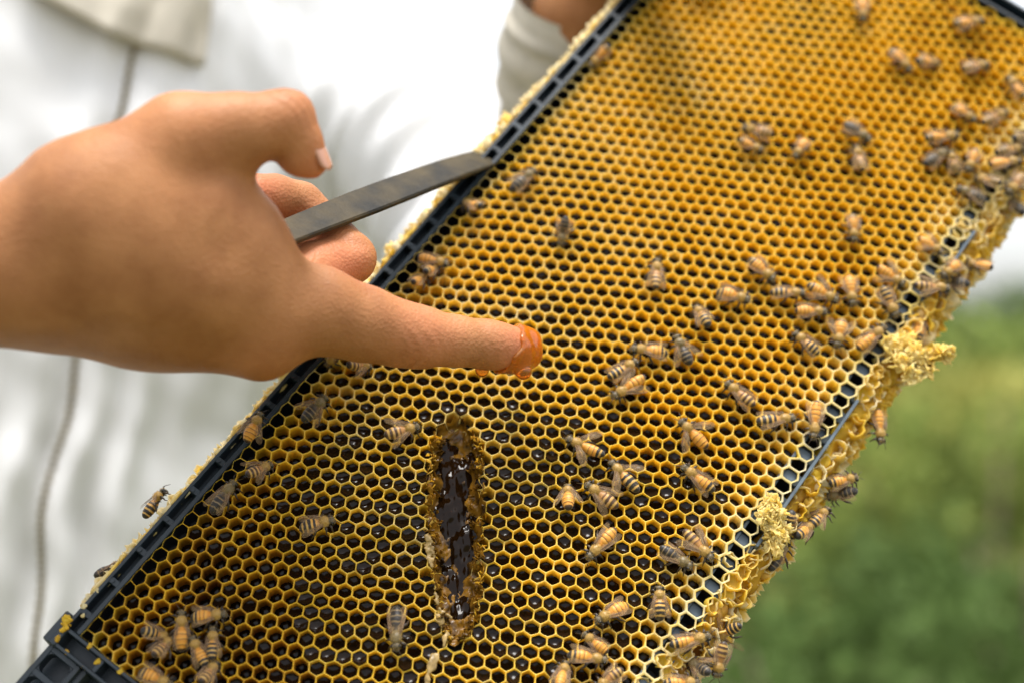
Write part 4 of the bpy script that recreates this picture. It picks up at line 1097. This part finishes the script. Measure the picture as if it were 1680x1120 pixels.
BEES = [
    (15.8, 24, 42, 14.3, 0, 3, 0, 0, 0, "pinkish-banded bee standing upright at the top of the lower-left cluster"),
    (25.2, 28.9, -48, 12.6, 0, 3, 0, 0, 0, "bee lying level, head to the right, uppermost in the lower-left cluster"),
    (8.4, 18, -52, 7.6, 1, 3, 0, 0, 0, "small striped bee with its head in a cell, leftmost in the lower-left cluster"),
    (6.8, 24.3, 12, 10.5, 1, 3, 0, 0, 0, "striped bee slanting down left below the upright cluster bee"),
    (13.8, 33.6, 66, 11.9, 0, 3, 0, 0, 0, "amber-shouldered bee slanting down right in the middle of the lower-left cluster"),
    (19.2, 36.2, 40, 11.7, 1, 3, 0, 0, 0, "striped bee hanging straight down, rightmost in the lower-left cluster"),
    (-1.7, 28.8, -77, 13, 0, 3, 0, 0, 0, "orange bee cut by the bottom picture edge under the lower-left cluster"),
    (9.3, 42.1, 16, 10.1, 1, 3, 0, 0, 0, "striped bee cut by the bottom picture edge right of the orange one"),
    (87.7, -4, 12, 12.3, 0, 1, 1, 0, 0, "amber bee crossing the dark top bar onto its wax fringe"),
    (75.2, 8.3, -13, 10.5, 1, 1, 0, 0, 0, "striped bee beside the top bar with its rump to the bar, above a dark bee"),
    (61, 4.8, 4, 14.4, 2, 0, 0, 0, 0, "large dark bee with folded wings touching the top bar"),
    (106.8, 8.5, -4, 13.1, 2, 1, 0, 0, 0, "mottled brown bee by the top bar just below the hand's knuckle"),
    (73.1, 37.6, -41, 13, 1, 0, 0, 0, 0, "lone striped bee with pale folded wings left of the honey gouge, head to the right"),
    (46.4, -14.4, 4, 12.8, 1, 2, -9, 0, -70, "bee perched on the top bar's outer wax fringe, wings raised over the white suit"),
    (17.6, -11, 11, 9.8, 2, 0, -11, 0, -70, "half-hidden brown bee behind the wax fringe near the frame's corner"),
    (129.2, 0.9, 176, 8.2, 0, 3, -0.5, 0, 0, "bee mostly hidden under the base of the pointing finger"),
    (128.7, 9.9, -35, 8, 1, 1, 0, 0, 0, "bee with a pink wing peeking out below the pointing finger"),
    (119.2, 39.1, -35, 13.6, 1, 1, 0, 0, 0, "black-eyed bee with two pale wings just above left of the honey gouge"),
    (60.5, 83, -141, 16, 2, 3, 0, 0, 0, "grey-brown bee hanging head down left of the gouge's lower end"),
    (181, 6.2, -67, 12.3, 0, 3, 0, 0, 0, "orange bee lying level against the top bar above the pointing finger"),
    (176.6, 7.1, -10, 11.5, 0, 3, 0, 42, 0, "bee diving into a cell with its round tail toward us, under the level orange bee"),
    (170.1, 7.1, 7, 11.5, 0, 3, 0, 42, 0, "bee with its round tail toward us, closest to the pointing finger's upper edge"),
    (209.5, 4.3, 77, 9.6, 0, 3, 0, 0, 0, "rust-orange bee tucked beside the top bar near the tool tip"),
    (232.1, 11.5, -7, 14.1, 2, 0, 0, 0, 0, "bee with a pinkish wing near the top bar, right of the hive tool's tip"),
    (223.7, 37.6, -159, 9.7, 2, 0, 0, 0, 0, "small pale-winged bee alone between tool tip and pointing finger"),
    (300.1, 2.5, 163, 10.4, 0, 3, 0, 0, 0, "blurred orange bee at the top bar near the far holding hand"),
    (229.5, 76.6, 30, 14.3, 1, 3, 0, 0, 0, "lone bee hanging head up in the middle of the empty yellow comb"),
    (225.5, 101.7, 61, 10.6, 1, 0, 0, 0, 0, "lone tan bee slanting down right, above the group beyond the honeyed fingertip"),
    (201, 92.6, 122, 14.6, 0, 3, 0, 0, 0, "amber bee lying level right of the honeyed fingertip, head to the left"),
    (209.6, 102.5, 61, 13.1, 2, 1, 0, 0, 0, "white-winged bee just right of the level amber one by the fingertip"),
    (188.9, 89.9, -21, 13.8, 1, 0, 0, 0, 0, "upper of the two parallel bees slanting below the fingertip group"),
    (184, 94.6, 161, 15.4, 0, 1, 0, 0, 0, "lower of the two parallel bees, its head at lower left"),
    (207.7, 129.6, 83, 14.3, 1, 3, 0, 0, 0, "lone striped bee slanting down right in the right half of the comb"),
    (184.1, 124.3, 79, 14.6, 0, 2, 0, 0, 0, "amber bee with wings spread wide on both sides, head to the upper left"),
    (154.6, 95.6, 100, 15.6, 0, 2, 0, 0, 0, "bright orange bee with a long dark hind leg, right of the gouge's top"),
    (154.2, 113.4, 77, 15.7, 1, 2, 0, 0, 0, "bee with both wings spread, directly below right of the bright orange bee"),
    (143.4, 110.8, 89, 14.7, 1, 1, 0, 0, 0, "dark-banded bee with half-open wings in the trio right of the gouge"),
    (135, 102.8, 40, 10.5, 0, 1, 0, 0, 0, "short bee facing up with fanned wings, leftmost of the trio right of the gouge"),
    (170.3, 135.2, 87, 15, 0, 0, 0, 0, 0, "amber bee with brownish folded wings left of the lower wax lump"),
    (128.1, 121.2, 174, 15.6, 0, 3, 0, 0, 0, "golden bee with its head at lower left and plain amber abdomen"),
    (148.7, 149.9, -103, 14.9, 1, 1, 0, 0, 0, "striped bee with head down left of the lower wax lump, wing lifted"),
    (140.3, 146, -88, 13.6, 2, 0, 0, 0, 0, "dark striped bee beside the lifted-wing one, head to the lower right"),
    (123.3, 150.2, 36, 12.4, 1, 3, 0, 0, 0, "striped bee hanging straight, head up, near the pale lower-right cells"),
    (109.5, 139, 159, 14, 0, 3, 0, 0, 0, "amber striped bee with its head at lower left, uppermost of the bottom group"),
    (98.2, 140.1, 87, 11.1, 0, 3, 0, 0, 0, "amber bee with dark tail slanting down right in the bottom group"),
    (92, 141.2, -61, 14.2, 0, 3, 0, 0, 0, "pale-sided bee lying level in the bottom group, head to the right"),
    (81.1, 137.7, 17, 10.6, 0, 3, 0, 0, 0, "tan bee cut by the bottom picture edge, left one of the bottom group"),
    (90.3, 151.1, 162, 11.9, 1, 3, 0, 0, 0, "striped bee cut by the bottom picture edge, right one of the bottom group"),
    (118.7, 166.5, -40, 15.3, 0, 3, 0, 0, 0, "tan bee lying across the pale wax cells at the lower right rim"),
    (132.9, 175.2, 161, 12, 1, 2, -7, 45, -20, "bee hanging off the lower rim with a pale wing sticking out over the green"),
    (121, 177.4, -153, 13, 1, 0, -6, 20, 0, "striped bee curled round the lower rim above the bottom picture edge"),
    (113.7, 175.3, 88, 7.3, 2, 1, -3, 0, 0, "dark bee crouching on the rim at the bottom picture edge"),
    (104.4, 172.1, -50, 13.1, 0, 3, 0, 0, 0, "orange bee half cut by the bottom edge below the pale wax cells"),
    (178.7, 171.6, -163, 12, 1, 3, -6, 50, 0, "bee with a ringed tail toward us just right of the lower wax lump"),
    (179.5, 176.7, -17, 7.8, 0, 0, -9, 0, 0, "brown bee under the ringed-tail bee on the lower rim"),
    (188.8, 180.3, -10, 11.6, 1, 1, -10, 0, -20, "grey striped bee hanging from the rim with wings drooping over the green"),
    (167.5, 175.5, 4, 14, 2, 0, -10, 0, -25, "dark bee clinging to the rim below the lower wax lump"),
    (205.7, 179, -40, 11.5, 0, 3, -7, 0, 0, "orange banded bee on the rim halfway between the two wax lumps"),
    (203, 181.6, 135, 8.1, 2, 3, -11, 0, 0, "dark bee just under the orange banded bee on the rim"),
    (232.2, 178.3, -144, 13.9, 0, 3, -8, 0, -20, "dark orange bee upright on the outer rim below the upper wax lump"),
    (215.6, 158, -153, 15.4, 0, 3, 0, 0, 0, "golden bee head down on the dark bottom rail"),
    (206.9, 146.4, -45, 15.4, 1, 0, 0, 0, 0, "bee with silvery folded wings, head to the right toward the bottom rail"),
    (240.4, 138.2, 84, 12.8, 1, 3, 0, 0, 0, "striped bee slanting down right, lowest of the right-hand crowd"),
    (252.4, 147, -159, 13.3, 0, 1, 0, 0, 0, "bee standing head down between the striped bee and the upper wax lump"),
    (258.8, 157.4, -14, 15.3, 0, 0, 0, 0, 0, "amber bee climbing toward the upper wax lump from its left"),
    (253.5, 133.2, -54, 12.5, 0, 3, 0, 0, 0, "pinkish bee lying level in the right-hand crowd, below a striped neighbour"),
    (254.5, 122.2, -56, 13.7, 1, 3, 0, 0, 0, "grey striped bee lying level, left end of the right-hand crowd's row"),
    (240.7, 106.1, -73, 13.5, 0, 3, 0, 0, 0, "orange bee slightly tilted, leftmost of the right-hand crowd"),
    (263.3, 132.9, -85, 13.7, 0, 1, 0, 0, 0, "bright orange bee with a lifted wing in the right-hand crowd's row"),
    (270.3, 141.1, -142, 13.5, 0, 3, 0, 0, 0, "bee standing head down at the right of the lifted-wing one"),
    (275.6, 155.4, -123, 13.5, 1, 3, 0, 0, 0, "banded bee head down at the right end of the crowd's row"),
    (291.2, 165.6, -54, 15.1, 1, 1, 0, 0, 0, "long bee lying level on the pale wax of the right rim"),
    (301.6, 172.6, 112, 7.4, 2, 3, -4, 0, 0, "dark bee at the very rim beside the long level bee"),
    (278.1, 169.6, 24, 16.6, 0, 3, -5, 0, 0, "rusty bee upright on the wax just above the upper lump"),
    (256.8, 108.6, -99, 13.3, 0, 3, 0, 0, 0, "orange bee slanting down right above the grey striped one"),
    (294.8, 127.1, -145, 12.5, 0, 3, 0, 0, 0, "tan bee standing alone head down, upper right of the comb"),
    (307.3, 155.9, -90, 11.3, 0, 1, 0, 0, 0, "pale-winged amber bee at the right by the exposed bottom rail"),
    (286, 150.2, -91, 12.8, 0, 1, 0, 0, 0, "blurred bee slanting down right above the banded head-down one"),
    (303.3, 167.6, 167, 12, 0, 0, 0, 0, 0, "amber bee with its head at lower left near the right rim"),
    (314.2, 176.7, 85, 9.8, 0, 3, -5, 0, 0, "bee jutting out over the sky at the right rim"),
    (309.7, 72.7, 112, 13, 1, 0, 0, 0, 0, "white-winged bee, upper of the close pair in the upper comb"),
    (302, 74.5, -76, 10.9, 0, 3, 0, 0, 0, "orange bee, lower of the close pair in the upper comb"),
    (313.5, 91.4, -174, 11.4, 0, 0, 0, 0, 0, "pale orange bee right of the close pair in the upper comb"),
    (334.4, 105.6, -90, 13, 2, 0, 0, 0, 0, "dark bee, upper one of the bent pair in the upper right"),
    (323.8, 112.2, 43, 12.8, 1, 0, 0, 0, 0, "white-winged bee hanging below the dark one of the bent pair"),
    (388.7, 76.1, -146, 12.2, 0, 3, 0, 0, 0, "blurred orange bee at the top picture edge"),
    (412.2, 115.1, -43, 13.7, 0, 0, 0, 0, 0, "pale blurred bee nearest the far dark end bar"),
    (375.8, 101.6, -103, 13, 0, 0, 0, 0, 0, "cream-backed bee at the upper right, left of an orange one"),
    (382.6, 110.6, -47, 10.5, 0, 3, 0, 0, 0, "deep orange blurred bee touching the cream-backed one"),
    (393.4, 128.8, -38, 12.8, 1, 0, 0, 0, 0, "whitish blurred bee at upper right, alone below the end bar"),
    (395.4, 146.4, 67, 12.3, 0, 0, 0, 0, 0, "blurred bee cut by the right picture edge, topmost there"),
    (370.7, 136, -93, 11.9, 0, 3, 0, 0, 0, "yellowish bee just left of a white-winged one in the far crowd"),
    (376.9, 146.6, -24, 13.9, 1, 0, 0, 0, 0, "white-winged bee, top of the far right crowd"),
    (354.4, 134.2, -42, 15.8, 0, 3, 0, 0, 0, "peach bee lying level at the far crowd's left"),
    (344.5, 137.2, -19, 12.6, 2, 3, 0, 0, 0, "dark olive bee under the peach one in the far crowd"),
    (347.4, 144.2, 45, 11.4, 1, 3, 0, 0, 0, "tan bee hanging in the centre of the far crowd"),
    (351.8, 149.7, -170, 12.5, 0, 3, 0, 0, 0, "orange bee with its tail up in the centre of the far crowd"),
    (347.2, 160.6, 85, 10.5, 1, 0, 0, 0, 0, "bee with long cream wings pointing down right in the far crowd"),
    (337.8, 156.9, 101, 13.1, 2, 0, 0, 0, 0, "big dark-sided bee at the lower left of the far crowd"),
    (359.7, 161.6, -43, 14.2, 0, 3, 0, 0, 0, "amber bee lying level at the right edge of the far crowd"),
    (366.5, 160, -42, 12.7, 1, 0, 0, 0, 0, "cream-winged bee right above the level amber one in the far crowd"),
    (353.2, 169.1, 175, 13.5, 1, 0, 0, 0, 0, "pale-winged bee at the right picture edge low in the far crowd"),
    (348, 174.6, 54, 9.3, 2, 1, -6, 0, 0, "dark bee hanging on the rim against the sky at the right edge"),
    (374.1, 160.1, -36, 10.5, 1, 3, 0, 0, 0, "tan bee cut by the right picture edge in the far crowd"),
]
WANG = {0: (11, 20, 5), 1: (28, 40, 12), 2: (54, 72, 18), 3: (8, 14, 3)}
def child(name, me, parent, M=None):
    o = bpy.data.objects.new(name, me); COL.objects.link(o); o.parent = parent
    if M is not None: o.matrix_local = M
    return o
rb = np.random.default_rng(12)
for (bu, bv, an, ln, kind, wing, bh, pitch, roll, label) in BEES:
    if ln < 10.8 and pitch == 0:
        pitch = min(38, math.degrees(math.acos(min(1, ln / 12.2)))); ln = 12.0
    sc = ln / 12.9
    sw = (.93 + .07 * rb.random()) * min(1.0, 13.2 / ln * .98) if ln > 13.5 else 1.0
    M = FM @ Matrix.Translation(Vector(L3(bu, bv, bh + (.9 if pitch else .15)))) @ Matrix.Rotation(R_(an), 4, 'Z') @ Matrix.Rotation(R_(roll + rb.uniform(-13, 13)), 4, 'X') @ Matrix.Rotation(R_(pitch + rb.uniform(-5, 5)), 4, 'Y')
    M = M @ Matrix.Diagonal((sc, sc * sw, sc * sw, 1))
    b = tag(empty("honey_bee", M), label, "bee", "honey bees walking on the comb")
    if kind == 0 and (rb.random() < .35 or "golden" in label): kind = 3
    elif kind == 1 and rb.random() < .4: kind = 4
    child("body", bee_me[rb.integers(0, 3)][kind], b)
    child("fur", fuzz_me, b)
    for me in leg_me: child("leg", me, b, Matrix.Rotation(R_(rb.uniform(-7, 7)), 4, 'Z'))
    for me in eye_me: child("eye", me, b)
    for me in ant_me: child("antenna", me, b)
    f_, h_, d_ = WANG[wing]
    for s in (-1, 1):
        j = rb.uniform(-4, 4)
        for wi, (a, rx, z) in enumerate(((f_ + j, 1.9, 4.35), (h_ + j, 1.2, 4.05))):
            S = Matrix.Diagonal((1, s, 1, 1))
            Mw = Matrix.Translation((rx * .001, s * 1.25e-3, z * .001)) @ Matrix.Rotation(R_(-s * a), 4, 'Z') @ Matrix.Rotation(R_(-7 if wing != 2 else 2), 4, 'Y') @ Matrix.Rotation(R_(-s * d_), 4, 'X') @ S
            child("wing", wing_me[wi], b, Mw)
